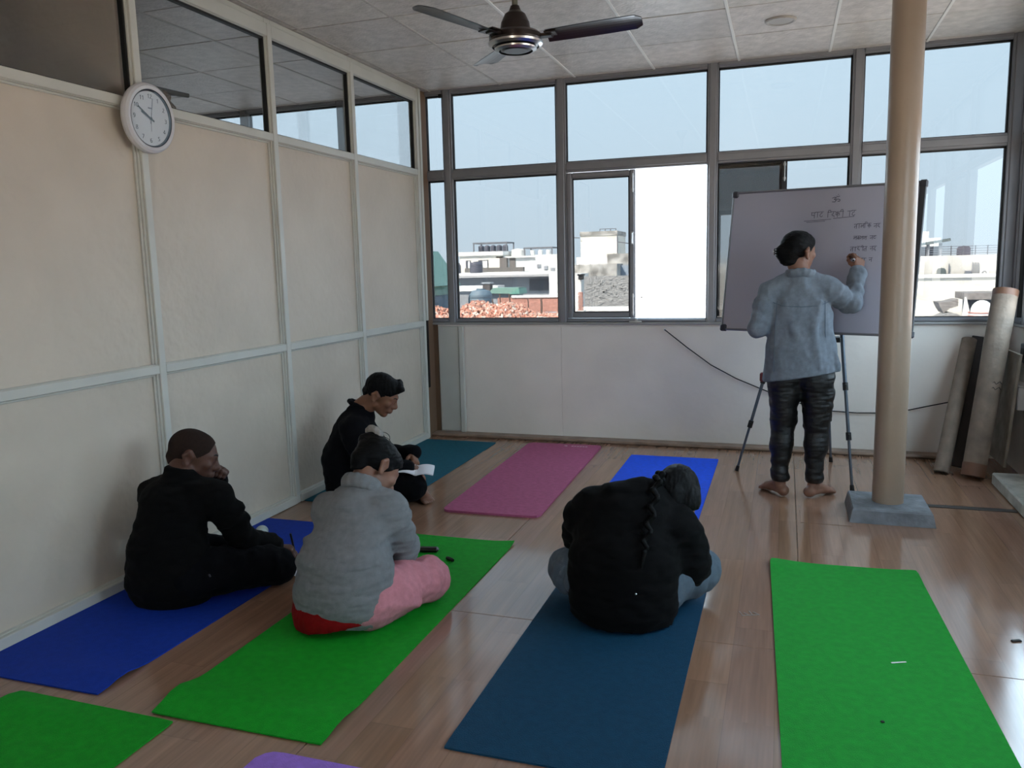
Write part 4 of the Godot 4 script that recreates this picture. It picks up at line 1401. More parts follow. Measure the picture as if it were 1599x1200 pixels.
func build_corner():
	var tube_m: Material = textured(m("kraft tube", Color(0.60, 0.53, 0.47), 0.75), noise_tex["grime tone"], noise_tex["fine relief"], 1.4, 0.3)
	var st := new_st()
	var t := thing("cardboard_tube", "shorter beige cardboard tube leaning in the right corner", "tube", Vector3(1.0, 0, -5.76))
	tube(st, [Vector3(0, 0.006, 0), Vector3(0.205, 0.84, -0.44)], 0.047, 20, false)
	tube(st, [Vector3(0, 0.006, 0), Vector3(0.205, 0.84, -0.44)], 0.040, 20, false)
	obj("tube", st, tube_m, t)
	st = new_st()
	tube(st, [Vector3(0.2, 0.82, -0.43), Vector3(0.204, 0.836, -0.438)], 0.041, 16)
	obj("crumpled_end", st, m("kraft dark", Color(0.35, 0.30, 0.26), 0.9), t)
	st = new_st()
	squiggle(st, Vector3(0.05, 0.205, -0.107), 0.05, 0.07)
	obj("pen_marks", st, mats["black ink"], t)
	t = thing("brown_plank", "dark brown plank leaning between the two cardboard tubes", "plank", Vector3(1.105, 0, -5.86))
	st = new_st()
	var axis := Vector3(0.16, 0.88, -0.40).normalized()
	var sd := Vector3(1, 0, 0)
	sd = (sd - axis * sd.dot(axis)).normalized()
	bx(st, Vector3(0.085, 0.44, -0.20), Vector3(0.070, 0.93, 0.018), 0.003, Basis(sd, axis, sd.cross(axis)))
	obj("plank", st, textured(m("plank brown", Color(0.20, 0.14, 0.12), 0.6), noise_tex["grime tone"], null, 2.0), t)
	t = thing("cardboard_tube", "longer thick cardboard tube with brown taped ends in the right corner", "tube", Vector3(1.165, 0, -5.66))
	st = new_st()
	tube(st, [Vector3(0, 0.03, 0), Vector3(0.195, 1.18, -0.34)], [0.068, 0.074], 24, false)
	tube(st, [Vector3(0, 0.03, 0), Vector3(0.195, 1.18, -0.34)], [0.060, 0.066], 24, false)
	obj("tube", st, tube_m, t)
	for e in [[-0.012, 0.055], [0.965, 1.0]]:
		st = new_st()
		var p0 := Vector3(0, 0.03, 0).lerp(Vector3(0.195, 1.18, -0.34), e[0])
		var p1 := Vector3(0, 0.03, 0).lerp(Vector3(0.195, 1.18, -0.34), e[1])
		tube(st, [p0, p1], [0.0695, 0.0705] if e[0] < 0.5 else [0.0745, 0.0755], 24)
		obj("tape", st, m("brown tape", Color(0.44, 0.31, 0.24), 0.5), t)
	for y in [0.50, 0.47]:
		st = new_st()
		var q := Vector3(0, 0.03, 0).lerp(Vector3(0.195, 1.18, -0.34), y)
		squiggle(st, q + Vector3(0.01, 0, 0.073), 0.09, 0.10)
		obj("pen_marks", st, mats["black ink"], t)
	# two thin pipes and a sheet of board behind the tubes
	for k in 2:
		t = thing("thin_pipe", ["left one of two thin white pipes standing behind the tubes", "right one of two thin white pipes standing behind the tubes"][k], "pipe", Vector3(1.31 + k * 0.04, 0.028, -6.20), 0.0, "thin white pipes")
		st = new_st()
		tube(st, [Vector3.ZERO, Vector3(0.03, 0.90, -0.04)], 0.014, 12)
		obj("pipe", st, mats["white plastic"], t)
	t = thing("board_sheet", "beige sheet of board leaning upright behind the tubes in the corner", "board", Vector3(1.40, 0.078, -5.90))
	st = new_st()
	bx(st, Vector3(-0.035, 0.36, 0.0), Vector3(0.018, 0.72, 0.46), 0.003, Basis(Vector3.BACK, deg_to_rad(-4)))
	obj("sheet", st, textured(m("beige board", Color(0.60, 0.56, 0.51), 0.7), noise_tex["grime tone"], null, 1.3), t)
	# cable sagging along the back wall
	t = thing("cable", "thin black cable sagging across the back wall", "cable", Vector3.ZERO)
	st = new_st()
	var pts := [Vector3(-0.87, 0.90, -6.262), Vector3(-0.70, 0.765, -6.262), Vector3(-0.52, 0.632, -6.262), Vector3(-0.33, 0.53, -6.262), Vector3(-0.143, 0.453, -6.262), Vector3(0.05, 0.38, -6.262), Vector3(0.22, 0.325, -6.262), Vector3(0.355, 0.304, -6.262), Vector3(0.52, 0.296, -6.262), Vector3(0.656, 0.30, -6.262), Vector3(0.865, 0.33, -6.262), Vector3(1.0, 0.365, -6.262), Vector3(1.18, 0.41, -6.262)]
	tube(st, pts, 0.0042, 8)
	obj("wire", st, mats["dark plastic"], t)
	for k in [0, 7, 12]:
		st = new_st()
		bx(st, pts[k] + Vector3(0, 0, -0.004), Vector3(0.014, 0.018, 0.012), 0.003)
		obj("wall_clip", st, mats["white plastic"], t)


func squiggle(st: SurfaceTool, at: Vector3, w: float, tall: float):
	var pts := []
	for k in 9:
		pts.append(at + Vector3((k / 8.0 - 0.5) * w, sin(k * 2.1) * tall * 0.10, -absf(k / 4.0 - 1.0) * 0.012))
	tube(st, pts, 0.0022, 5)


func paper(called: String, label: String, category: String, at: Vector3, w: float, l: float, thick: float, euler: Vector3):
	var t := thing(called, label, category, at)
	t.rotation = euler
	var st := sheet(w, l, thick, 0.0, func(x, z): return 0.0008 + 0.006 * pow(absf(x) / w * 2.0, 3.0), 8, 10)
	obj("pages", st, mats["paper"], t)
	return t


func pen(label: String, p: Vector3, q: Vector3, c: Color, r := 0.0045):
	var t := thing("pen", label, "pen", p)
	var d := q - p
	var st := new_st()
	tube(st, [d * 0.10, d], r, 12)
	obj("barrel", st, m("pen " + str(c), c, 0.35), t)
	st = new_st()
	tube(st, [Vector3.ZERO, d * 0.11], [0.001, r], 10)
	obj("tip", st, mats["steel"], t)
	st = new_st()
	tube(st, [d, d * 1.03], [r * 0.8, r * 0.7], 10)
	obj("end_cap", st, mats["dark plastic"], t)
	return t


func build_small_things():
	var st: SurfaceTool
	# wrapped bundle in the next room
	var t := thing("wrapped_bundle", "brown bundle wrapped in crumpled clear plastic behind the glass right of the clock", "bundle", Vector3(-3.30, 2.150, -3.60))
	obj("bundle", field_mesh([cap(Vector3(-0.05, 0.10, 0.05), Vector3(0.02, 0.11, -0.16), 0.10, 0.08), cap(Vector3(0.02, 0.12, -0.10), Vector3(0.04, 0.22, -0.16), 0.06, 0.04)], 0.018, 40.0, [[Vector3(0, -1, 0), 0.0]], Vector3(14, 14, 14), 0.03), textured(m("wrapped brown", Color(0.50, 0.42, 0.34), 0.25), noise_tex["grime tone"], noise_tex["rough relief"], 3.0, 0.7), t)
	st = new_st()
	tube(st, [Vector3(0.0, 0.26, -0.10), Vector3(0.10, 0.25, -0.30)], [0.022, 0.012], 10)
	obj("dark_stick", st, mats["dark plastic"], t)
	# papers, pens and scraps on the mats and the floor
	paper("paper_sheet", "white sheet of paper on the blue mat under the cropped haired person's arm", "paper", Vector3(-2.62, 0.007, -3.12), 0.21, 0.29, 0.0006, Vector3(0, 0.5, 0))
	t = thing("water_bottle", "clear bottle lying on the blue mat beside the leaning arm", "bottle", Vector3(-2.56, 0.040, -3.42), deg_to_rad(35))
	st = new_st()
	lathe(st, [Vector2(0, -0.10), Vector2(0.030, -0.10), Vector2(0.034, -0.09), Vector2(0.034, -0.03), Vector2(0.031, -0.02), Vector2(0.034, -0.01), Vector2(0.034, 0.05), Vector2(0.026, 0.09), Vector2(0.013, 0.11), Vector2(0.013, 0.12)], 24, Transform3D(Basis(Vector3.RIGHT, PI / 2), Vector3.ZERO))
	obj("body", st, m("bottle plastic", Color(0.68, 0.74, 0.74), 0.15), t)
	st = new_st()
	lathe(st, [Vector2(0.0155, 0.112), Vector2(0.0155, 0.132), Vector2(0, 0.132)], 20, Transform3D(Basis(Vector3.RIGHT, PI / 2), Vector3.ZERO))
	obj("cap", st, mats["white plastic"], t)
	t = thing("spectacle_case", "black slim case lying on the green mat by the grey sleeve", "case", Vector3(-1.665, 0.006, -3.52), deg_to_rad(12))
	st = new_st()
	bx(st, Vector3(0, 0.012, 0), Vector3(0.125, 0.024, 0.042), 0.010)
	obj("case", st, mats["dark plastic"], t)
	st = new_st()
	bx(st, Vector3(-0.055, 0.026, 0), Vector3(0.02, 0.004, 0.03), 0.002)
	obj("clasp", st, mats["steel"], t)
	t = thing("marker_stub", "small black marker stub lying alone on the green mat", "marker", Vector3(-1.501, 0.014, -3.433), deg_to_rad(-30))
	st = new_st()
	tube(st, [Vector3(-0.024, 0, 0), Vector3(0.024, 0, 0)], [0.0085, 0.007], 12)
	bx(st, Vector3(0.004, 0.009, 0), Vector3(0.036, 0.003, 0.005), 0.001)
	obj("stub", st, mats["dark plastic"], t)
	for s in [["plastic_scrap", "tiny clear plastic scrap on the bare floor between two mats", Vector3(-0.109, 0.0015, -3.214), Vector3(0.075, 0.002, 0.05), Color(0.55, 0.50, 0.47)], ["paper_scrap", "tiny white thread of paper on the empty green mat", Vector3(0.407, 0.0075, -2.921), Vector3(0.055, 0.003, 0.006), Color(0.9, 0.9, 0.9)], ["dark_crumb", "tiny dark crumb on the empty green mat", Vector3(0.313, 0.008, -2.508), Vector3(0.010, 0.004, 0.009), Color(0.03, 0.08, 0.04)], ["dark_chip", "small dark chip on the bare floor at the right edge", Vector3(0.835, 0.0025, -3.223), Vector3(0.035, 0.005, 0.014), Color(0.10, 0.08, 0.08)]]:
		t = thing(s[0], s[1], "scrap", s[2], 0.4)
		st = new_st()
		bx(st, Vector3.ZERO, s[3], 0.001)
		if s[0] == "plastic_scrap":
			st = new_st()
			for k in 4: bx(st, Vector3(-0.03 + k * 0.02, 0, 0.01 * (k % 2)), Vector3(0.004, 0.002, 0.034), 0.0005, Basis(Vector3.UP, 0.5 * (k % 2)))
			bx(st, Vector3(0, 0, 0.022), Vector3(0.07, 0.0018, 0.003), 0.0)
		obj("scrap", st, m("scrap " + s[0], s[4], 0.6), t)

# ------------------------------------------------------------------ rounded bodies: primitives joined by a smooth union, meshed as surface nets

# tapered round bone
func cap(a: Vector3, b: Vector3, ra: float, rb: float) -> Array:
	return [0, a, b, ra, rb]


func ball(c: Vector3, r: float) -> Array:
	return [0, c, c + Vector3(0, 0.0001, 0), r, r]


# ellipsoid with its own axes
func egg(c: Vector3, r: Vector3, b := Basis.IDENTITY) -> Array:
	return [1, c, r, b, 0]


# bone with an oval section: side is the broad direction, (wa, da) half breadth and half depth at a, (wb, db) at b
func oval(a: Vector3, b: Vector3, side: Vector3, wa: float, da: float, wb: float, db: float) -> Array:
	var ax := (b - a).normalized()
	var s := (side - ax * side.dot(ax)).normalized()
	return [2, a, b, s, Vector4(wa, da, wb, db)]


func shifted(prims: Array, xf: Transform3D) -> Array:
	var out := []
	for p in prims:
		if p[0] == 0: out.append([0, xf * p[1], xf * p[2], p[3], p[4]])
		elif p[0] == 1: out.append([1, xf * p[1], p[2], xf.basis * p[3], 0])
		else: out.append([2, xf * p[1], xf * p[2], xf.basis * p[3], p[4]])
	return out


func grown(prims: Array, g: float) -> Array:
	var out := []
	for p in prims:
		if p[0] == 0: out.append([0, p[1], p[2], p[3] + g, p[4] + g])
		elif p[0] == 1: out.append([1, p[1], p[2] + Vector3.ONE * g, p[3], 0])
		else: out.append([2, p[1], p[2], p[3], p[4] + Vector4.ONE * g])
	return out


# k: sharpness of the union (larger keeps joints crisper); cuts: [normal, offset] planes, what lies beyond is taken off;
# holes: primitives taken away; wave: frequencies of a noise that folds the surface by amp
func field_mesh(prims: Array, cell: float, k := 60.0, cuts := [], wave := Vector3.ZERO, amp := 0.0, holes := [], into = null) -> ArrayMesh:
	var lo := Vector3.ONE * 1e9
	var hi := -lo
	var boxes := []
	var mg := 3.2 / k + cell * 1.5
	for p in prims:
		var a: Vector3
		var b: Vector3
		if p[0] == 1:
			var e: Basis = p[3]
			var r: Vector3 = p[2]
			var x := Vector3(Vector3(e.x.x * r.x, e.y.x * r.y, e.z.x * r.z).length(), Vector3(e.x.y * r.x, e.y.y * r.y, e.z.y * r.z).length(), Vector3(e.x.z * r.x, e.y.z * r.y, e.z.z * r.z).length())
			a = p[1] - x
			b = p[1] + x
		else:
			var r: float = maxf(p[3], p[4]) if p[0] == 0 else maxf(maxf(p[4].x, p[4].y), maxf(p[4].z, p[4].w))
			a = p[1].min(p[2]) - Vector3.ONE * r
			b = p[1].max(p[2]) + Vector3.ONE * r
		boxes.append([a - Vector3.ONE * mg, b + Vector3.ONE * mg])
		lo = lo.min(a)
		hi = hi.max(b)
	lo -= Vector3.ONE * (amp + cell * 2.5 + 0.7 / k * 2.0)
	hi += Vector3.ONE * (amp + cell * 2.5 + 0.7 / k * 2.0)
	var nx := int((hi.x - lo.x) / cell) + 2
	var ny := int((hi.y - lo.y) / cell) + 2
	var nz := int((hi.z - lo.z) / cell) + 2
	var nxy := nx * ny
	var f := PackedFloat32Array()
	f.resize(nxy * nz)
	for pi in prims.size():
		var p: Array = prims[pi]
		var i0 := maxi(0, int((boxes[pi][0].x - lo.x) / cell))
		var j0 := maxi(0, int((boxes[pi][0].y - lo.y) / cell))
		var k0 := maxi(0, int((boxes[pi][0].z - lo.z) / cell))
		var i1 := mini(nx - 1, int((boxes[pi][1].x - lo.x) / cell) + 1)
		var j1 := mini(ny - 1, int((boxes[pi][1].y - lo.y) / cell) + 1)
		var k1 := mini(nz - 1, int((boxes[pi][1].z - lo.z) / cell) + 1)
		var kind: int = p[0]
		var a: Vector3 = p[1]
		if kind == 0:
			var ba: Vector3 = p[2] - a
			var inv: float = 1.0 / maxf(ba.length_squared(), 1e-9)
			var ra: float = p[3]
			var dr: float = p[4] - ra
			for z in range(k0, k1 + 1):
				for y in range(j0, j1 + 1):
					var at := z * nxy + y * nx
					var q := Vector3(lo.x + i0 * cell, lo.y + y * cell, lo.z + z * cell) - a
					for x in range(i0, i1 + 1):
						var t := clampf(q.dot(ba) * inv, 0.0, 1.0)
						var d := (q - ba * t).length() - ra - dr * t
						if d < mg: f[at + x] += exp(-k * d)
						q.x += cell
		elif kind == 1:
			var r: Vector3 = p[2]
			var e: Basis = p[3]
			var ex := e.x / r.x
			var ey := e.y / r.y
			var ez := e.z / r.z
			var ex2 := ex / r.x
			var ey2 := ey / r.y
			var ez2 := ez / r.z
			for z in range(k0, k1 + 1):
				for y in range(j0, j1 + 1):
					var at := z * nxy + y * nx
					var q := Vector3(lo.x + i0 * cell, lo.y + y * cell, lo.z + z * cell) - a
					for x in range(i0, i1 + 1):
						var g := Vector3(q.dot(ex), q.dot(ey), q.dot(ez)).length()
						var h := Vector3(q.dot(ex2), q.dot(ey2), q.dot(ez2)).length()
						var d: float = g * (g - 1.0) / maxf(h, 1e-6)
						if d < mg: f[at + x] += exp(-k * d)
						q.x += cell
		else:
			var ba: Vector3 = p[2] - a
			var ln := ba.length()
			var ax := ba / ln
			var s: Vector3 = p[3]
			var u := ax.cross(s)
			var w: Vector4 = p[4]
			for z in range(k0, k1 + 1):
				for y in range(j0, j1 + 1):
					var at := z * nxy + y * nx
					var q := Vector3(lo.x + i0 * cell, lo.y + y * cell, lo.z + z * cell) - a
					for x in range(i0, i1 + 1):
						var al := q.dot(ax)
						var t := clampf(al / ln, 0.0, 1.0)
						var rx := w.x + (w.z - w.x) * t
						var ry := w.y + (w.w - w.y) * t
						var mn := minf(rx, ry)
						var ov := al - t * ln
						var v := Vector3(q.dot(s), q.dot(u), ov)
						var g := Vector3(v.x / rx, v.y / ry, ov / mn).length()
						var h := Vector3(v.x / (rx * rx), v.y / (ry * ry), ov / (mn * mn)).length()
						var d: float = g * (g - 1.0) / maxf(h, 1e-6) if g > 0.2 else -mn
						if d < mg: f[at + x] += exp(-k * d)
						q.x += cell
	# sums back to distances
	var fn := FastNoiseLite.new()
	fn.noise_type = FastNoiseLite.TYPE_SIMPLEX_SMOOTH
	fn.frequency = 1.0
	fn.fractal_octaves = 2
	fn.seed = 3
	var ik := -1.0 / k
	var i := 0
	for z in nz:
		for y in ny:
			for x in nx:
				var v := f[i]
				var d: float = 0.5 if v < 1e-12 else log(v) * ik
				if amp > 0.0 and absf(d) < amp + cell * 2.0:
					d += amp * fn.get_noise_3d((lo.x + x * cell) * wave.x, (lo.y + y * cell) * wave.y, (lo.z + z * cell) * wave.z)
				if d < cell * 3.0 and (cuts.size() > 0 or holes.size() > 0):
					var q := Vector3(lo.x + x * cell, lo.y + y * cell, lo.z + z * cell)
					for c in cuts: d = maxf(d, c[0].dot(q) - c[1])
					for h in holes: d = maxf(d, h[3] - (q - h[1]).length())
				f[i] = d
				i += 1
	return nets(f, nx, ny, nz, lo, cell, into)


func nets(f: PackedFloat32Array, nx: int, ny: int, nz: int, lo: Vector3, cell: float, into = null) -> ArrayMesh:
	var nxy := nx * ny
	var id := PackedInt32Array()
	id.resize(nxy * nz)
	id.fill(-1)
	var vs := PackedVector3Array()
	var ns := PackedVector3Array()
	var off := [0, 1, nx, nx + 1, nxy, nxy + 1, nxy + nx, nxy + nx + 1]
	for z in nz - 1:
		for y in ny - 1:
			var at := z * nxy + y * nx
			for x in nx - 1:
				var i := at + x
				var f0 := f[i]
				if absf(f0) > cell * 3.6: continue
				var f1 := f[i + 1]
				var f2 := f[i + nx]
				var f3 := f[i + nx + 1]
				var f4 := f[i + nxy]
				var f5 := f[i + nxy + 1]
				var f6 := f[i + nxy + nx]
				var f7 := f[i + nxy + nx + 1]
				var inside := int(f0 < 0) + int(f1 < 0) + int(f2 < 0) + int(f3 < 0) + int(f4 < 0) + int(f5 < 0) + int(f6 < 0) + int(f7 < 0)
				if inside == 0 or inside == 8: continue
				var s := Vector3.ZERO
				var n := 0
				if (f0 < 0) != (f1 < 0): s += Vector3(f0 / (f0 - f1), 0, 0); n += 1
				if (f2 < 0) != (f3 < 0): s += Vector3(f2 / (f2 - f3), 1, 0); n += 1
				if (f4 < 0) != (f5 < 0): s += Vector3(f4 / (f4 - f5), 0, 1); n += 1
				if (f6 < 0) != (f7 < 0): s += Vector3(f6 / (f6 - f7), 1, 1); n += 1
				if (f0 < 0) != (f2 < 0): s += Vector3(0, f0 / (f0 - f2), 0); n += 1
				if (f1 < 0) != (f3 < 0): s += Vector3(1, f1 / (f1 - f3), 0); n += 1
				if (f4 < 0) != (f6 < 0): s += Vector3(0, f4 / (f4 - f6), 1); n += 1
				if (f5 < 0) != (f7 < 0): s += Vector3(1, f5 / (f5 - f7), 1); n += 1
				if (f0 < 0) != (f4 < 0): s += Vector3(0, 0, f0 / (f0 - f4)); n += 1
				if (f1 < 0) != (f5 < 0): s += Vector3(1, 0, f1 / (f1 - f5)); n += 1
				if (f2 < 0) != (f6 < 0): s += Vector3(0, 1, f2 / (f2 - f6)); n += 1
				if (f3 < 0) != (f7 < 0): s += Vector3(1, 1, f3 / (f3 - f7)); n += 1
				s /= n
				id[i] = vs.size()
				vs.append(lo + (Vector3(x, y, z) + s) * cell)
				var gx := f1 - f0 + f3 - f2 + f5 - f4 + f7 - f6
				var gy := f2 - f0 + f3 - f1 + f6 - f4 + f7 - f5
				var gz := f4 - f0 + f5 - f1 + f6 - f2 + f7 - f3
				ns.append(Vector3(gx, gy, gz).normalized())
	var ix := PackedInt32Array()
	for z in range(1, nz - 1):
		for y in range(1, ny - 1):
			var at := z * nxy + y * nx
			for x in range(1, nx - 1):
				var i := at + x
				if id[i] < 0: continue
				var s0 := f[i] < 0
				if s0 != (f[i + 1] < 0):
					var a := id[i]; var b := id[i - nx]; var c := id[i - nx - nxy]; var d := id[i - nxy]
					if a >= 0 and b >= 0 and c >= 0 and d >= 0:
						if s0: ix.append_array([a, c, b, a, d, c])
						else: ix.append_array([a, b, c, a, c, d])
				if s0 != (f[i + nx] < 0):
					var a := id[i]; var b := id[i - nxy]; var c := id[i - nxy - 1]; var d := id[i - 1]
					if a >= 0 and b >= 0 and c >= 0 and d >= 0:
						if s0: ix.append_array([a, c, b, a, d, c])
						else: ix.append_array([a, b, c, a, c, d])
				if s0 != (f[i + nxy] < 0):
					var a := id[i]; var b := id[i - 1]; var c := id[i - 1 - nx]; var d := id[i - nx]
					if a >= 0 and b >= 0 and c >= 0 and d >= 0:
						if s0: ix.append_array([a, c, b, a, d, c])
						else: ix.append_array([a, b, c, a, c, d])
	if into != null:
		var base: int = into[0].size()
		into[0].append_array(vs)
		into[1].append_array(ns)
		for q in ix: into[2].append(q + base)
		return null
	return packed(vs, ns, ix)


func packed(vs: PackedVector3Array, ns: PackedVector3Array, ix: PackedInt32Array) -> ArrayMesh:
	var arr := []
	arr.resize(Mesh.ARRAY_MAX)
	arr[Mesh.ARRAY_VERTEX] = vs
	arr[Mesh.ARRAY_NORMAL] = ns
	arr[Mesh.ARRAY_INDEX] = ix
	var am := ArrayMesh.new()
	am.add_surface_from_arrays(Mesh.PRIMITIVE_TRIANGLES, arr)
	return am

# ------------------------------------------------------------------ people

# head frame: x to the person's right, y up through the crown, -z out of the face; made from the looking direction and a hint of up
func head_basis(look: Vector3, up: Vector3) -> Basis:
	var z := -look.normalized()
	var x := up.cross(z).normalized()
	return Basis(x, z.cross(x), z)


# skull, face, ears and neck of a head centred at c
func head_prims(xf: Transform3D, neck: Vector3, woman: bool) -> Array:
	var p := []
	p.append(egg(Vector3(0, 0.035, 0.018), Vector3(0.074, 0.082, 0.093)))
	p.append(egg(Vector3(0, 0.020, -0.025), Vector3(0.066, 0.076, 0.070)))
	p.append(egg(Vector3(0, -0.030, -0.042), Vector3(0.056, 0.078, 0.052)))
	p.append(oval(Vector3(0, -0.060, -0.010), Vector3(0, -0.094, -0.062), Vector3.RIGHT, 0.054, 0.036, 0.026, 0.022))
	p.append(ball(Vector3(0, -0.098, -0.074), 0.015))
	for s in [-1.0, 1.0]:
		p.append(ball(Vector3(0.043 * s, -0.018, -0.066), 0.021))
		p.append(cap(Vector3(0.012 * s, 0.026, -0.092), Vector3(0.045 * s, 0.022, -0.074), 0.009, 0.008))
		p.append(ball(Vector3(0.010 * s, -0.031, -0.101), 0.0085))
		p.append(cap(Vector3(0.003 * s, -0.058, -0.098), Vector3(0.021 * s, -0.060, -0.087), 0.0065, 0.0035))
		p.append(cap(Vector3(0.003 * s, -0.068, -0.096), Vector3(0.019 * s, -0.065, -0.086), 0.0070, 0.0035))
		p.append(ball(Vector3(0.032 * s, 0.004, -0.074), 0.0155))
		# ear: bowl, rim and lobe
		var e := Vector3(0.073 * s, -0.006, 0.016)
		p.append(egg(e, Vector3(0.006, 0.026, 0.016), Basis(Vector3.UP, 0.35 * s)))
		p.append(cap(e + Vector3(0.003 * s, 0.010, -0.014), e + Vector3(0.009 * s, 0.029, 0.004), 0.0038, 0.0042))
		p.append(cap(e + Vector3(0.009 * s, 0.029, 0.004), e + Vector3(0.013 * s, 0.012, 0.021), 0.0042, 0.0042))
		p.append(cap(e + Vector3(0.013 * s, 0.012, 0.021), e + Vector3(0.006 * s, -0.020, 0.008), 0.0042, 0.0040))
		p.append(ball(e + Vector3(0.003 * s, -0.028, -0.002), 0.0065))
	p.append(cap(Vector3(0, 0.016, -0.092), Vector3(0, -0.022, -0.114), 0.0070, 0.0100))
	p.append(ball(Vector3(0, -0.028, -0.110), 0.0100))
	p = shifted(p, xf)
	var nr := 0.050 if woman else 0.057
	p.append(cap(xf * Vector3(0, -0.045, 0.030), neck, nr, nr + 0.006))
	return p


# a hand: wrist, finger direction, back-of-hand normal; right is 1 or -1; curl 0 (flat) .. 1 (fist)
func hand_prims(wrist: Vector3, dir: Vector3, back: Vector3, right: float, curl: Array, thumb_in := 0.4, sc := 1.0) -> Array:
	var d := dir.normalized()
	var n := (back - d * back.dot(d)).normalized()
	var s := n.cross(d) * right
	var p := []
	p.append(oval(wrist - d * 0.02, wrist + d * 0.03 * sc, s, 0.026, 0.019, 0.030, 0.016))
	p.append(oval(wrist + d * 0.022 * sc, wrist + d * 0.080 * sc, s, 0.033 * sc, 0.0155 * sc, 0.039 * sc, 0.0125 * sc))
	p.append(cap(wrist + d * 0.020 * sc + s * 0.018 * sc - n * 0.008, wrist + d * 0.050 * sc + s * 0.026 * sc - n * 0.012, 0.015 * sc, 0.013 * sc))
	var base := [0.030, 0.010, -0.010, -0.028]
	var fwd := [0.084, 0.089, 0.086, 0.078]
	var ln := [[0.042, 0.025, 0.020], [0.046, 0.029, 0.021], [0.043, 0.027, 0.020], [0.033, 0.020, 0.017]]
	for f in 4:
		var a: Vector3 = wrist + d * fwd[f] * sc + s * base[f] * sc
		p.append(cap(a - d * 0.022 * sc, a, 0.0100 * sc, 0.0098 * sc))
		var ang := 0.0
		var c: float = curl[f]
		for k in 3:
			ang += c * [1.15, 1.45, 0.95][k] + 0.06
			var dir2: Vector3 = (d * cos(ang) - n * sin(ang) + s * base[f] * 1.6 * (1.0 - c)).normalized()
			var b: Vector3 = a + dir2 * ln[f][k] * sc
			p.append(cap(a, b, (0.0092 - 0.0010 * k) * sc, (0.0084 - 0.0010 * k) * sc))
			a = b
	var t := wrist + d * 0.030 * sc + s * 0.026 * sc - n * 0.006 * sc
	var td := (d * 0.62 + s * (0.72 - 0.5 * thumb_in) - n * (0.20 + 0.45 * thumb_in)).normalized()
	for k in 3:
		var b: Vector3 = t + td * [0.040, 0.032, 0.025][k] * sc
		p.append(cap(t, b, [0.0125, 0.0105, 0.0090][k] * sc, [0.0105, 0.0092, 0.0075][k] * sc))
		t = b
		td = (td + d * 0.25 - s * 0.55 * thumb_in - n * 0.10 * thumb_in).normalized()
	return p


# bare foot from the ankle; toes along dir on the ground at height y
func foot_prims(ankle: Vector3, dir: Vector3, sole: Vector3, right: float) -> Array:
	var d := dir.normalized()
	var u := (-sole - d * (-sole).dot(d)).normalized()
	var s := d.cross(u) * right   # towards the little toe
	var p := []
	var heel := ankle - u * 0.045 - d * 0.035
	p.append(cap(ankle + u * 0.05, ankle - u * 0.01, 0.036, 0.035))
	p.append(ball(heel, 0.031))
	p.append(oval(heel + u * 0.004, heel + d * 0.13 + u * 0.004 - s * 0.004, s, 0.030, 0.028, 0.036, 0.024))
	p.append(oval(ankle, heel + d * 0.13 + u * 0.006, s, 0.030, 0.028, 0.030, 0.020))
	p.append(oval(heel + d * 0.11, heel + d * 0.165 - u * 0.010, s, 0.038, 0.022, 0.042, 0.014))
	for k in 5:
		var b: Vector3 = heel + d * ([0.178, 0.180, 0.174, 0.165, 0.154][k]) - u * 0.014 + s * (-0.032 + 0.0165 * k)
		p.append(cap(b, b + d * [0.034, 0.030, 0.026, 0.022, 0.019][k] - u * 0.003, [0.0120, 0.0092, 0.0086, 0.0082, 0.0080][k], [0.0110, 0.0082, 0.0078, 0.0074, 0.0072][k]))
	return p


func cloth(called: String, c: Color, rough := 0.9, relief := 0.5, scale := 6.0) -> StandardMaterial3D:
	var k := m(called, c, rough, 0.0, 0.25)
	textured(k, noise("cloth tone", 0.02, 4, false, 256, 0.0, 0.86, 1.0), noise("cloth relief", 0.22, 3, true, 256, 6.0), scale, relief)
	k.rim_enabled = true
	k.rim = 0.12
	k.rim_tint = 0.6
	return k


func hair_material() -> StandardMaterial3D:
	var k := cloth("black hair", Color(0.026, 0.024, 0.027), 0.5, 0.9, 12.0)
	k.rim_enabled = false
	return k


func skin(called: String, c: Color) -> StandardMaterial3D:
	var k := m(called, c, 0.5, 0.0, 0.4)
	textured(k, noise_tex["soft tone"], noise("skin relief", 0.25, 3, true, 256, 3.0), 8.0, 0.15)
	k.subsurf_scatter_enabled = true
	k.subsurf_scatter_strength = 0.08
	return k


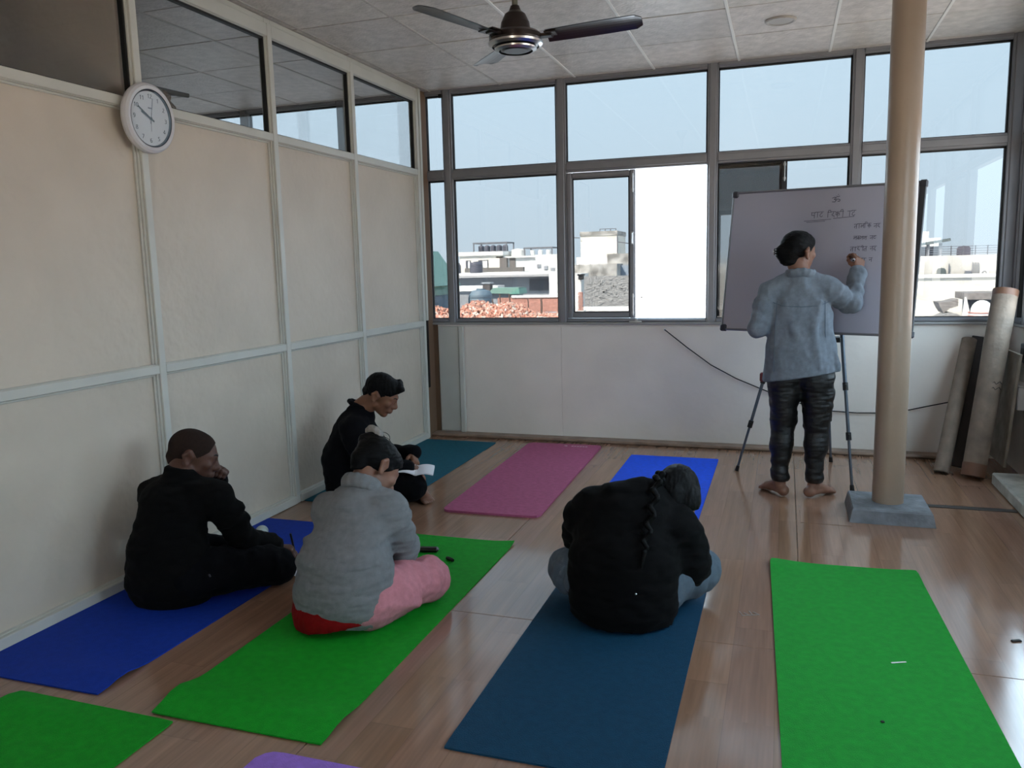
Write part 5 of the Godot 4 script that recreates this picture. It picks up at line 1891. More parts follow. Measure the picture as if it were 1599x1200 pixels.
# the body as one mesh (trunk and limbs, head, hands, feet), then eyes and brows as parts
func make_person(at: Vector3, label: String, sk: Material, trunk: Array, head: Transform3D, neck: Vector3, woman: bool, hands: Array, feet: Array) -> Node3D:
	var acc := [PackedVector3Array(), PackedVector3Array(), PackedInt32Array()]
	field_mesh(trunk, 0.016, 60.0, [[Vector3(0, -1, 0), -0.003]], Vector3.ZERO, 0.0, [], acc)
	field_mesh(head_prims(head, neck, woman), 0.0042, 190.0, [], Vector3.ZERO, 0.0, [], acc)
	for h in hands: field_mesh(h, 0.0036, 300.0, [], Vector3.ZERO, 0.0, [], acc)
	for f in feet: field_mesh(f, 0.0050, 200.0, [[Vector3(0, -1, 0), -0.0005]], Vector3.ZERO, 0.0, [], acc)
	var o := obj("person", packed(acc[0], acc[1], acc[2]), sk)
	o.position = at
	tag(o, label, "person", "people in the yoga room")
	for s in [-1.0, 1.0]:
		var st := new_st()
		var e := head * Vector3(0.032 * s, 0.001, -0.0765)
		lathe(st, dome(0.0136, 7), 16, Transform3D(head.basis * Basis(Vector3.RIGHT, -PI / 2 - 0.35), e))
		obj("eye", st, m("eye white", Color(0.72, 0.70, 0.68), 0.25), o)
		st = new_st()
		tube(st, [head * Vector3(0.014 * s, 0.0285, -0.1000), head * Vector3(0.032 * s, 0.0335, -0.0915), head * Vector3(0.050 * s, 0.0270, -0.0765)], [0.0030, 0.0036, 0.0016], 8)
		obj("eyebrow", st, m("brow black", Color(0.04, 0.03, 0.03), 0.8), o)
		st = new_st()
		tube(st, [head * Vector3(0.019 * s, 0.001, -0.0895), head * Vector3(0.032 * s, -0.002, -0.0915), head * Vector3(0.045 * s, 0.000, -0.0835)], [0.0010, 0.0016, 0.0010], 6)
		obj("eyelash", st, mats["brow black"], o)
	return o


func dome(r: float, n: int) -> Array:
	var p := [Vector2(0, 0), Vector2(r * 0.9, 0)]
	for k in n: p.append(Vector2(r * cos(PI / 2 * k / (n - 1)) * 0.9, r * sin(PI / 2 * k / (n - 1))))
	return p


func wear(o: Node3D, called: String, prims: Array, cell: float, k: float, mt: Material, cuts := [], wave := Vector3(16, 16, 16), amp := 0.006, label := "") -> MeshInstance3D:
	var r := obj(called, field_mesh(prims, cell, k, cuts, wave, amp), mt, o)
	if label: r.set_meta("label", label)
	return r


# plane cut that keeps the side towards which n does not point
func cut(n: Vector3, p: Vector3) -> Array:
	var u := n.normalized()
	return [u, u.dot(p)]


# sleeve of two bones with a cuff ring
func sleeve(sh: Vector3, el: Vector3, wr: Vector3, r0: float, r1: float, r2: float) -> Array:
	return [cap(sh, el, r0, r1), cap(el, wr, r1 * 1.02, r2), cap(wr.lerp(el, 0.03), wr.lerp(el, 0.09), r2 + 0.003, r2 + 0.003)]


# short curved ridges of cloth laid across a bone
func folds(a: Vector3, b: Vector3, ra: float, rb: float, n: int, thick: float, face: Vector3, seed_: int) -> Array:
	var r := RandomNumberGenerator.new()
	r.seed = seed_
	var ax := (b - a).normalized()
	var f := (face - ax * face.dot(ax)).normalized()
	var g := ax.cross(f)
	var out := []
	for i in n:
		var t := (i + 0.5 + r.randf_range(-0.3, 0.3)) / n
		var rad := lerpf(ra, rb, t) - thick * 0.25
		var c := a.lerp(b, t)
		var a0 := r.randf_range(-1.5, -0.5)
		var a1 := r.randf_range(0.5, 1.5)
		var sl := r.randf_range(-0.02, 0.02)
		var prev := Vector3.ZERO
		for k in 6:
			var an := lerpf(a0, a1, k / 5.0)
			var q := c + (f * cos(an) + g * sin(an)) * rad + ax * sl * an
			if k > 0: out.append(cap(prev, q, thick, thick))
			prev = q
	return out


func build_people():
	person_leaning()
	person_reading()
	person_grey_jacket()
	person_black_jacket()
	person_writing()


# the one with close cropped hair, chin on fist, on the blue mat by the partition
func person_leaning():
	var at := Vector3(-2.50, 0.006, -2.72)
	var sk := skin("skin deep brown", Color(0.36, 0.245, 0.205))
	var hd := Transform3D(head_basis(Vector3(0.78, -0.34, -0.56), Vector3(0.10, 1, -0.18)), Vector3(0.006, 0.592, -0.165))
	var neck := Vector3(-0.012, 0.515, -0.090)
	var Ls := Vector3(-0.165, 0.425, -0.10)
	var Rs := Vector3(0.178, 0.435, -0.085)
	var Le := Vector3(-0.185, 0.215, -0.32)
	var Lw := Vector3(-0.02, 0.435, -0.345)
	var Re := Vector3(0.222, 0.172, -0.225)
	var Rw := Vector3(0.268, 0.132, -0.345)
	var Lh := Vector3(-0.10, 0.11, -0.03)
	var Rh := Vector3(0.12, 0.11, -0.03)
	var Lk := Vector3(-0.200, 0.095, -0.36)
	var Rk := Vector3(0.338, 0.072, -0.265)
	var La := Vector3(0.10, 0.050, -0.48)
	var Ra := Vector3(-0.04, 0.060, -0.40)
	var trunk := [oval(Vector3(0, 0.13, 0), Vector3(0.0, 0.42, -0.07), Vector3.RIGHT, 0.12, 0.09, 0.11, 0.07), cap(Vector3(0, 0.42, -0.07), neck, 0.08, 0.055), cap(Ls, Le, 0.045, 0.036), cap(Le, Lw, 0.036, 0.026), cap(Rs, Re, 0.045, 0.036), cap(Re, Rw, 0.036, 0.026), cap(Lh, Lk, 0.075, 0.05), cap(Rh, Rk, 0.075, 0.05), cap(Lk, La, 0.048, 0.032), cap(Rk, Ra, 0.048, 0.032)]
	var hands := [hand_prims(Rw, Vector3(0.70, -0.28, -0.60), Vector3(0.15, 0.95, -0.1), 1.0, [0.55, 0.62, 0.66, 0.7], 0.7, 0.95), hand_prims(Lw, Vector3(0.55, 0.75, 0.25), Vector3(-0.3, 0.2, -0.9), -1.0, [0.85, 0.9, 0.9, 0.9], 0.6, 0.92)]
	var o := make_person(at, "person with close cropped hair in black leaning chin on fist by the partition", sk, trunk, hd, neck, false, hands, [foot_prims(La, Vector3(0.75, -0.1, 0.1), Vector3(0.2, -1, 0.5), -1.0), foot_prims(Ra, Vector3(-0.75, -0.1, 0.1), Vector3(-0.2, -1, 0.5), 1.0)])
	var black := cloth("black jersey", Color(0.040, 0.038, 0.042), 0.95, 0.4)
	var top := [oval(Vector3(-0.015, 0.085, 0.005), Vector3(-0.020, 0.20, 0.005), Vector3.RIGHT, 0.212, 0.165, 0.186, 0.145), oval(Vector3(-0.030, 0.21, 0.0), Vector3(-0.010, 0.385, -0.035), Vector3.RIGHT, 0.166, 0.135, 0.162, 0.115), oval(Vector3(-0.10, 0.430, -0.085), Vector3(0.115, 0.438, -0.075), Vector3.BACK, 0.085, 0.070, 0.085, 0.070), cap(Vector3(-0.005, 0.45, -0.07), neck + Vector3(0, 0.005, 0.005), 0.088, 0.066), cap(Ls, neck + Vector3(-0.02, -0.03, 0), 0.062, 0.055), cap(Rs, neck + Vector3(0.02, -0.03, 0), 0.062, 0.055)]
	top += sleeve(Ls, Le, Lw, 0.072, 0.060, 0.040) + sleeve(Rs, Re, Rw, 0.074, 0.056, 0.040)
	top += folds(Rs.lerp(Re, 0.25), Re, 0.072, 0.058, 4, 0.008, Vector3(1, 0, 0.6), 1) + folds(Re, Rw, 0.06, 0.042, 4, 0.007, Vector3(0.6, 1, 0.4), 2)
	wear(o, "sweater", top, 0.0100, 95.0, black, [cut(hd.basis.y * 1.0 + Vector3(0, 0.4, 0), neck + Vector3(0, 0.046, -0.005))], Vector3(9, 22, 9), 0.008)
	var navy := cloth("dark navy trousers", Color(0.030, 0.034, 0.055), 0.95, 0.4)
	var tr := [oval(Vector3(-0.10, 0.10, -0.02), Vector3(0.11, 0.10, -0.02), Vector3.UP, 0.10, 0.15, 0.10, 0.15), cap(Lh, Lk, 0.092, 0.064), cap(Rh, Rk, 0.100, 0.076), cap(Lk, La + Vector3(-0.06, 0.01, 0.02), 0.062, 0.050), cap(Rk, Ra + Vector3(0.06, 0.01, 0.02), 0.074, 0.052)]
	tr += folds(Rh, Rk, 0.100, 0.076, 6, 0.008, Vector3(0.6, 0.7, 0.6), 3)
	wear(o, "trousers", tr, 0.0115, 60.0, navy, [[Vector3(0, -1, 0), -0.0005]], Vector3(14, 14, 14), 0.007)
	# stubble of hair down to the nape, the hairline above the ear
	var hair := shifted([egg(Vector3(0, 0.036, 0.021), Vector3(0.0765, 0.0845, 0.0945)), egg(Vector3(0, 0.030, -0.020), Vector3(0.068, 0.079, 0.072)), cap(Vector3(0, -0.02, 0.075), Vector3(0, -0.055, 0.066), 0.036, 0.026)], hd)
	var hb := hd.basis
	wear(o, "cropped_hair", hair, 0.0045, 190.0, cloth("cropped hair", Color(0.19, 0.145, 0.13), 0.95, 0.8, 14.0), [cut(hb * Vector3(0, -0.30, -0.95), hd * Vector3(0, 0.050, -0.066)), cut(hb * Vector3(0, -1.0, -0.20), hd * Vector3(0, -0.045, 0.03)), cut(hb * Vector3(0, -0.72, -0.70), hd * Vector3(0, -0.004, -0.020))], Vector3(120, 120, 120), 0.0008)
	st_pair_of_dots(o)
	pen("black pen held upright in the right hand over the blue mat", at + Vector3(0.318, 0.060, -0.440), at + Vector3(0.312, 0.172, -0.420), Color(0.05, 0.05, 0.06), 0.0050)
	paper("paper_sheet", "white sheet of paper beside the knee of the person with cropped hair", "paper", at + Vector3(0.36, 0.002, -0.42), 0.21, 0.15, 0.0006, Vector3(0, -0.3, 0))


func st_pair_of_dots(o: Node3D):
	# two small pale prints on the back of the trousers
	for q in [Vector3(0.185, 0.118, 0.075), Vector3(0.222, 0.135, 0.045)]:
		var st := new_st()
		bx(st, q, Vector3(0.010, 0.014, 0.006), 0.002, Basis(Vector3(0.5, 0.2, 0.8).normalized(), 0.4))
		obj("pale_print", st, m("pale print", Color(0.30, 0.30, 0.32), 0.7), o)


# the one reading at the far end, seen in profile
func person_reading():
	var at := Vector3(-2.50, 0.008, -4.25)
	var sk := skin("skin brown", Color(0.50, 0.345, 0.27))
	var F := Vector3(0.90, 0, -0.43).normalized()     # the way he sits
	var R := Vector3(0.43, 0, 0.90).normalized()      # his right
	var g := func(f: float, u: float, r: float) -> Vector3: return F * f + Vector3.UP * u + R * r
	var hd := Transform3D(head_basis(Vector3(0.82, -0.50, -0.22), Vector3(0.42, 1, -0.05)), Vector3(0.205, 0.652, -0.052))
	var neck: Vector3 = g.call(0.085, 0.565, 0.0)
	var Ls: Vector3 = g.call(0.06, 0.47, -0.17)
	var Rs: Vector3 = g.call(0.045, 0.465, 0.17)
	var Le: Vector3 = g.call(0.20, 0.235, -0.225)
	var Lw: Vector3 = g.call(0.385, 0.270, -0.02)
	var Re: Vector3 = g.call(0.14, 0.215, 0.22)
	var Rw: Vector3 = g.call(0.345, 0.215, 0.135)
	var Lh: Vector3 = g.call(0.02, 0.11, -0.10)
	var Rh: Vector3 = g.call(0.02, 0.11, 0.10)
	var Lk: Vector3 = g.call(0.30, 0.15, -0.30)
	var Rk: Vector3 = g.call(0.37, 0.105, 0.17)
	var La: Vector3 = g.call(0.42, 0.06, 0.02)
	var Ra: Vector3 = g.call(0.34, 0.055, -0.06)
	var trunk := [oval(g.call(0, 0.12, 0), g.call(0.03, 0.42, 0), R, 0.12, 0.08, 0.11, 0.07), cap(g.call(0.03, 0.42, 0), neck, 0.08, 0.055), cap(Ls, Le, 0.044, 0.036), cap(Le, Lw, 0.036, 0.026), cap(Rs, Re, 0.044, 0.036), cap(Re, Rw, 0.036, 0.026), cap(Lh, Lk, 0.07, 0.05), cap(Rh, Rk, 0.07, 0.05), cap(Lk, La, 0.048, 0.034), cap(Rk, Ra, 0.048, 0.034)]
	var hands := [hand_prims(Rw, F * 0.8 + Vector3(0, -0.25, 0) - R * 0.4, Vector3(0, 1, 0) + R * 0.3, 1.0, [0.4, 0.5, 0.55, 0.6], 0.6, 0.92), hand_prims(Lw, R * 0.75 + Vector3(0, -0.55, 0) + F * 0.15, Vector3(0, 0.6, 0) + F * 0.7, -1.0, [0.35, 0.4, 0.45, 0.5], 0.5, 0.92)]
	var o := make_person(at, "person in dark clothes reading a notebook in profile on the teal mat", sk, trunk, hd, neck, false, hands, [foot_prims(La, R * 0.9 + F * 0.3, Vector3(0, -1, 0), -1.0), foot_prims(Ra, -R * 0.9 + F * 0.3, Vector3(0, -1, 0), 1.0)])
	var dark := cloth("dark blue sweater", Color(0.040, 0.040, 0.060), 0.95, 0.4)
	var top := [oval(g.call(-0.005, 0.10, 0), g.call(-0.02, 0.26, 0), R, 0.185, 0.150, 0.180, 0.145), oval(g.call(-0.02, 0.26, 0), g.call(0.015, 0.42, 0), R, 0.175, 0.135, 0.165, 0.110), oval(Ls + g.call(0, -0.005, 0.06), Rs + g.call(0, -0.005, -0.06), Vector3.UP, 0.070, 0.080, 0.070, 0.080), cap(g.call(0.03, 0.46, 0), neck, 0.090, 0.068), cap(Ls, neck - Vector3(0, 0.05, 0), 0.065, 0.06), cap(Rs, neck - Vector3(0, 0.05, 0), 0.065, 0.06)]
	top += sleeve(Ls, Le, Lw, 0.070, 0.056, 0.040) + sleeve(Rs, Re, Rw, 0.072, 0.056, 0.040)
	top += folds(Rs, Re, 0.072, 0.056, 5, 0.007, R, 11)
	wear(o, "sweater", top, 0.012, 62.0, dark, [cut(Vector3(0.45, 1, -0.1), neck + Vector3(0, 0.030, 0))], Vector3(9, 18, 9), 0.007)
	var col := []
	for k in 9:
		var a0 := PI * (0.25 + 1.5 * k / 8.0)
		var q: Vector3 = neck + Vector3(-0.004, 0.020, 0) + (F * cos(a0) + R * sin(a0)) * 0.066 + Vector3(0, -0.03 * cos(a0), 0)
		if k > 0: col.append(cap(col[-1][2] if col.size() else q, q, 0.011, 0.011))
		else: col.append(ball(q, 0.011))
	wear(o, "collar", col, 0.005, 150.0, dark, [], Vector3.ONE, 0.0)
	var tr := [oval(g.call(0, 0.10, -0.10), g.call(0, 0.10, 0.10), Vector3.UP, 0.095, 0.14, 0.095, 0.14), cap(Lh, Lk, 0.095, 0.072), cap(Rh, Rk, 0.098, 0.080), cap(Lk, La.lerp(Lk, 0.15), 0.068, 0.052), cap(Rk, Ra.lerp(Rk, 0.15), 0.074, 0.052)]
	wear(o, "trousers", tr, 0.0125, 60.0, cloth("black trousers", Color(0.032, 0.032, 0.048), 0.95, 0.4), [[Vector3(0, -1, 0), -0.0005]], Vector3(14, 14, 14), 0.007)
	var hb := hd.basis
	var hair := shifted([egg(Vector3(0, 0.042, 0.020), Vector3(0.081, 0.090, 0.099)), egg(Vector3(0, 0.060, -0.035), Vector3(0.068, 0.062, 0.070)), cap(Vector3(-0.03, 0.108, -0.06), Vector3(0.03, 0.092, -0.098), 0.026, 0.020), cap(Vector3(0.03, 0.092, -0.098), Vector3(0.056, 0.068, -0.100), 0.018, 0.009), cap(Vector3(0, -0.02, 0.080), Vector3(0, -0.050, 0.070), 0.036, 0.026)], hd)
	wear(o, "short_hair", hair, 0.0052, 170.0, hair_material(), [cut(hb * Vector3(0, -0.66, -0.75), hd * Vector3(0, 0.058, -0.084)), cut(hb * Vector3(0, -1.0, -0.20), hd * Vector3(0, -0.042, 0.03)), cut(hb * Vector3(0, -0.72, -0.70), hd * Vector3(0, -0.002, -0.026))], Vector3(70, 26, 26), 0.0032)
	var bk := thing("notebook", "open white notebook on the knee of the person in profile", "notebook", at + g.call(0.40, 0.196, 0.145), 0.0)
	bk.rotation = Vector3(0.10, 0.35, -0.12)
	for s in [-1.0, 1.0]:
		var st := sheet(0.105, 0.165, 0.006, 0.004, func(x, z): return 0.002 + 0.010 * (1.0 - pow(absf(x / 0.0525), 2.0)), 10, 8)
		var pg := obj("pages", st, mats["paper"], bk)
		pg.position = Vector3(s * 0.054, 0, 0)
		pg.rotation.z = s * 0.10
	var st2 := new_st()
	tube(st2, [Vector3(0, 0.003, -0.083), Vector3(0, 0.003, 0.083)], 0.004, 8)
	obj("spine", st2, mats["white plastic"], bk)


# grey jacket, pink trousers, hair tied up with a pale band; sits with her back to us
func person_grey_jacket():
	var at := Vector3(-1.625, 0.006, -2.69)
	var sk := skin("skin warm brown", Color(0.53, 0.385, 0.32))
	var hd := Transform3D(head_basis(Vector3(0.40, -0.74, -0.58), Vector3(0.16, 0.62, -0.68)), Vector3(0.034, 0.582, -0.215))
	var neck := Vector3(0.015, 0.520, -0.115)
	var Ls := Vector3(-0.122, 0.428, -0.10)
	var Rs := Vector3(0.128, 0.440, -0.13)
	var Le := Vector3(-0.185, 0.235, -0.24)
	var Lw := Vector3(-0.08, 0.165, -0.40)
	var Re := Vector3(0.118, 0.225, -0.250)
	var Rw := Vector3(0.055, 0.140, -0.420)
	var Lh := Vector3(-0.10, 0.11, -0.02)
	var Rh := Vector3(0.10, 0.11, -0.03)
	var Lk := Vector3(-0.30, 0.085, -0.24)
	var Rk := Vector3(0.214, 0.088, -0.300)
	var La := Vector3(-0.06, 0.06, -0.38)
	var Ra := Vector3(-0.12, 0.06, -0.30)
	var trunk := [oval(Vector3(0, 0.12, 0), Vector3(-0.01, 0.43, -0.09), Vector3.RIGHT, 0.12, 0.09, 0.10, 0.065), cap(Vector3(-0.01, 0.43, -0.09), neck, 0.075, 0.052), cap(Ls, Le, 0.042, 0.034), cap(Le, Lw, 0.034, 0.024), cap(Rs, Re, 0.042, 0.034), cap(Re, Rw, 0.034, 0.024), cap(Lh, Lk, 0.08, 0.05), cap(Rh, Rk, 0.08, 0.05), cap(Lk, La, 0.046, 0.03), cap(Rk, Ra, 0.046, 0.03)]
	var hands := [hand_prims(Rw, Vector3(-0.3, -0.25, -0.85), Vector3(0.2, 0.95, -0.2), 1.0, [0.45, 0.55, 0.6, 0.65], 0.7, 0.86), hand_prims(Lw, Vector3(0.35, -0.2, -0.85), Vector3(-0.1, 1, -0.1), -1.0, [0.2, 0.2, 0.25, 0.3], 0.3, 0.86)]
	var o := make_person(at, "person in a grey jacket and pink trousers bent over on the green mat", sk, trunk, hd, neck, true, hands, [foot_prims(La, Vector3(0.7, 0, -0.1), Vector3(0, -1, 0), -1.0), foot_prims(Ra, Vector3(-0.7, 0, -0.1), Vector3(0, -1, 0), 1.0)])
	var grey := cloth("grey fleece", Color(0.49, 0.50, 0.51), 0.95, 0.35)
	var top := [oval(Vector3(-0.005, 0.115, 0.012), Vector3(-0.004, 0.23, -0.002), Vector3.RIGHT, 0.212, 0.165, 0.194, 0.150), oval(Vector3(-0.002, 0.23, -0.005), Vector3(0.0, 0.38, -0.065), Vector3.RIGHT, 0.178, 0.135, 0.150, 0.110), oval(Ls + Vector3(0.05, -0.01, 0.01), Rs + Vector3(-0.05, -0.01, 0.01), Vector3.BACK, 0.078, 0.068, 0.078, 0.068), cap(Vector3(-0.005, 0.44, -0.085), neck, 0.090, 0.070), cap(Ls, neck - Vector3(0, 0.05, 0), 0.06, 0.055), cap(Rs, neck - Vector3(0, 0.05, 0), 0.06, 0.055)]
	top += sleeve(Ls, Le, Lw, 0.070, 0.056, 0.038) + sleeve(Rs, Re, Rw, 0.073, 0.058, 0.038)
	top += folds(Rs, Re, 0.072, 0.058, 5, 0.009, Vector3(0.7, 0.2, 0.7), 21)
	# soft rolls across the back, a hanging hem
	for q in [[0.335, 0.150, -0.16, 0.15], [0.265, 0.170, -0.17, 0.12], [0.195, 0.180, -0.12, 0.17], [0.150, 0.185, -0.17, 0.10]]:
		var prev := Vector3.ZERO
		for k in 7:
			var t := lerpf(q[2], q[3], k / 6.0)
			var c := Vector3(t - 0.01, q[0] + 0.012 * sin(k * 1.3), -0.065 * clampf((q[0] - 0.23) / 0.15, 0, 1) - 0.012 + (0.128 if q[0] > 0.3 else 0.150) * sqrt(maxf(0.0, 1.0 - pow(t / 0.20, 2.0))))
			if k > 0: top.append(cap(prev, c, 0.009, 0.009))
			prev = c
	wear(o, "jacket", top, 0.0100, 66.0, grey, [cut(Vector3(0.15, 0.75, -0.45), neck + Vector3(0.003, 0.040, -0.012)), cut(Vector3(-0.12, -1, 0.18), Vector3(0, 0.038, 0.1))], Vector3(7, 24, 7), 0.008)
	var col := []
	var cb := head_basis(Vector3(0.1, -0.55, -0.8), Vector3(0, 1, -0.3))
	for k in 10:
		var a0 := -0.3 + PI * 1.2 * k / 9.0
		var q := neck + Vector3(0.002, 0.006, 0.0) + cb * Vector3(cos(a0) * 0.068, 0.012, sin(a0) * 0.066)
		if k > 0: col.append(oval(col[-1][2] if k > 1 else col[0][1], q, cb.y, 0.026, 0.011, 0.026, 0.011))
		else: col.append(ball(q, 0.012))
	wear(o, "collar", col, 0.006, 130.0, grey, [], Vector3(20, 20, 20), 0.003)
	var st := new_st()
	tube(st, [Vector3(-0.175, 0.42, 0.0), Vector3(-0.05, 0.37, 0.077), Vector3(0.06, 0.365, 0.075), Vector3(0.15, 0.40, -0.005)], 0.0026, 6)
	var shirt := cloth("red shirt", Color(0.50, 0.04, 0.05), 0.8, 0.3)
	wear(o, "red_shirt", [oval(Vector3(-0.02, 0.052, 0.02), Vector3(-0.02, 0.13, 0.01), Vector3.RIGHT, 0.205, 0.163, 0.19, 0.15)], 0.011, 70.0, shirt, [cut(Vector3(0.22, -1, 0.0), Vector3(0, 0.030, 0.1)), [Vector3(0, -1, 0), -0.004]], Vector3(18, 8, 18), 0.005, "red shirt hem showing under the jacket")
	var pink := cloth("pink trousers", Color(0.80, 0.53, 0.57), 0.9, 0.4)
	var tr := [oval(Vector3(-0.09, 0.095, 0.0), Vector3(0.10, 0.095, -0.01), Vector3.UP, 0.093, 0.15, 0.093, 0.15), cap(Lh, Lk, 0.095, 0.066), cap(Rh + Vector3(0.01, 0, 0.02), Rk, 0.110, 0.082), cap(Lk, La.lerp(Lk, 0.1), 0.074, 0.055), cap(Rk, Ra.lerp(Rk, 0.1), 0.088, 0.058)]
	tr += folds(Rh, Rk, 0.110, 0.082, 4, 0.008, Vector3(0.5, 0.6, 0.6), 22)
	for k in 5:
		var b := Vector3(0.150 + 0.012 * k, 0.205 - 0.012 * k, 0.010 - 0.030 * k)
		tr.append(cap(b, b + Vector3(0.030 + 0.008 * k, -0.085, 0.055 - 0.01 * k), 0.006, 0.011))
	wear(o, "trousers", tr, 0.0100, 62.0, pink, [[Vector3(0, -1, 0), -0.0005]], Vector3(15, 15, 15), 0.007)
	st = new_st()
	for q in [[Vector3(0.168, 0.190, 0.030), Vector3(0.185, 0.150, 0.060), Vector3(0.178, 0.110, 0.092)], [Vector3(0.178, 0.188, 0.022), Vector3(0.205, 0.155, 0.045), Vector3(0.196, 0.125, 0.078)]]: tube(st, q, 0.003, 6)
	var hb := hd.basis
	var hair := shifted([egg(Vector3(0, 0.040, 0.022), Vector3(0.082, 0.090, 0.100)), egg(Vector3(0, 0.050, -0.030), Vector3(0.072, 0.068, 0.074)), cap(Vector3(0, -0.01, 0.085), Vector3(0, -0.060, 0.070), 0.042, 0.030), cap(Vector3(0.07, 0.0, -0.02), Vector3(0.07, -0.07, -0.045), 0.014, 0.008), ball(Vector3(-0.005, 0.098, 0.078), 0.032), ball(Vector3(-0.03, 0.080, 0.095), 0.028)], hd)
	wear(o, "tied_hair", hair, 0.0052, 160.0, hair_material(), [cut(hb * Vector3(0, -0.70, -0.72), hd * Vector3(0, 0.060, -0.080)), cut(hb * Vector3(0.0, -1.0, -0.55), hd * Vector3(0, -0.03, 0.022))], Vector3(26, 70, 26), 0.003)
	var band := []
	for k in 9:
		var a0 := TAU * k / 8.0
		var q := Vector3(-0.012 + cos(a0) * 0.030, 0.120 + sin(a0) * 0.008, 0.082 + sin(a0) * 0.028)
		if k > 0: band.append(cap(band[-1][2] if k > 1 else band[0][1], q, 0.0105, 0.0105))
		else: band.append(ball(q, 0.0105))
	wear(o, "hair_band", shifted(band, hd), 0.0045, 150.0, cloth("pale hair band", Color(0.62, 0.60, 0.58), 0.9, 0.6, 14.0), [], Vector3(90, 90, 90), 0.004, "pale grey scrunched hair band")
	st = new_st()
	for q in [[Vector3(0.018, 0.112, 0.062), 0.034, 0.030], [Vector3(0.026, 0.104, 0.050), 0.026, 0.020]]:
		var w := []
		for k in 13:
			var an := -0.3 + PI * 1.15 * k / 12.0
			w.append(hd * (q[0] + Vector3(cos(an) * q[1], sin(an) * q[2], -cos(an) * 0.02)))
		tube(st, w, 0.0012, 5)
	obj("loose_strand", st, mats["brow black"], o)
	pen("black pen standing in the hand of the person in grey", at + Vector3(0.035, 0.075, -0.545), at + Vector3(0.075, 0.190, -0.475), Color(0.04, 0.04, 0.045), 0.0045)
	paper("notebook", "white notebook peeping out beyond the pink knee", "notebook", at + Vector3(-0.02, 0.040, -0.50), 0.20, 0.16, 0.008, Vector3(0.0, 0.15, 0))


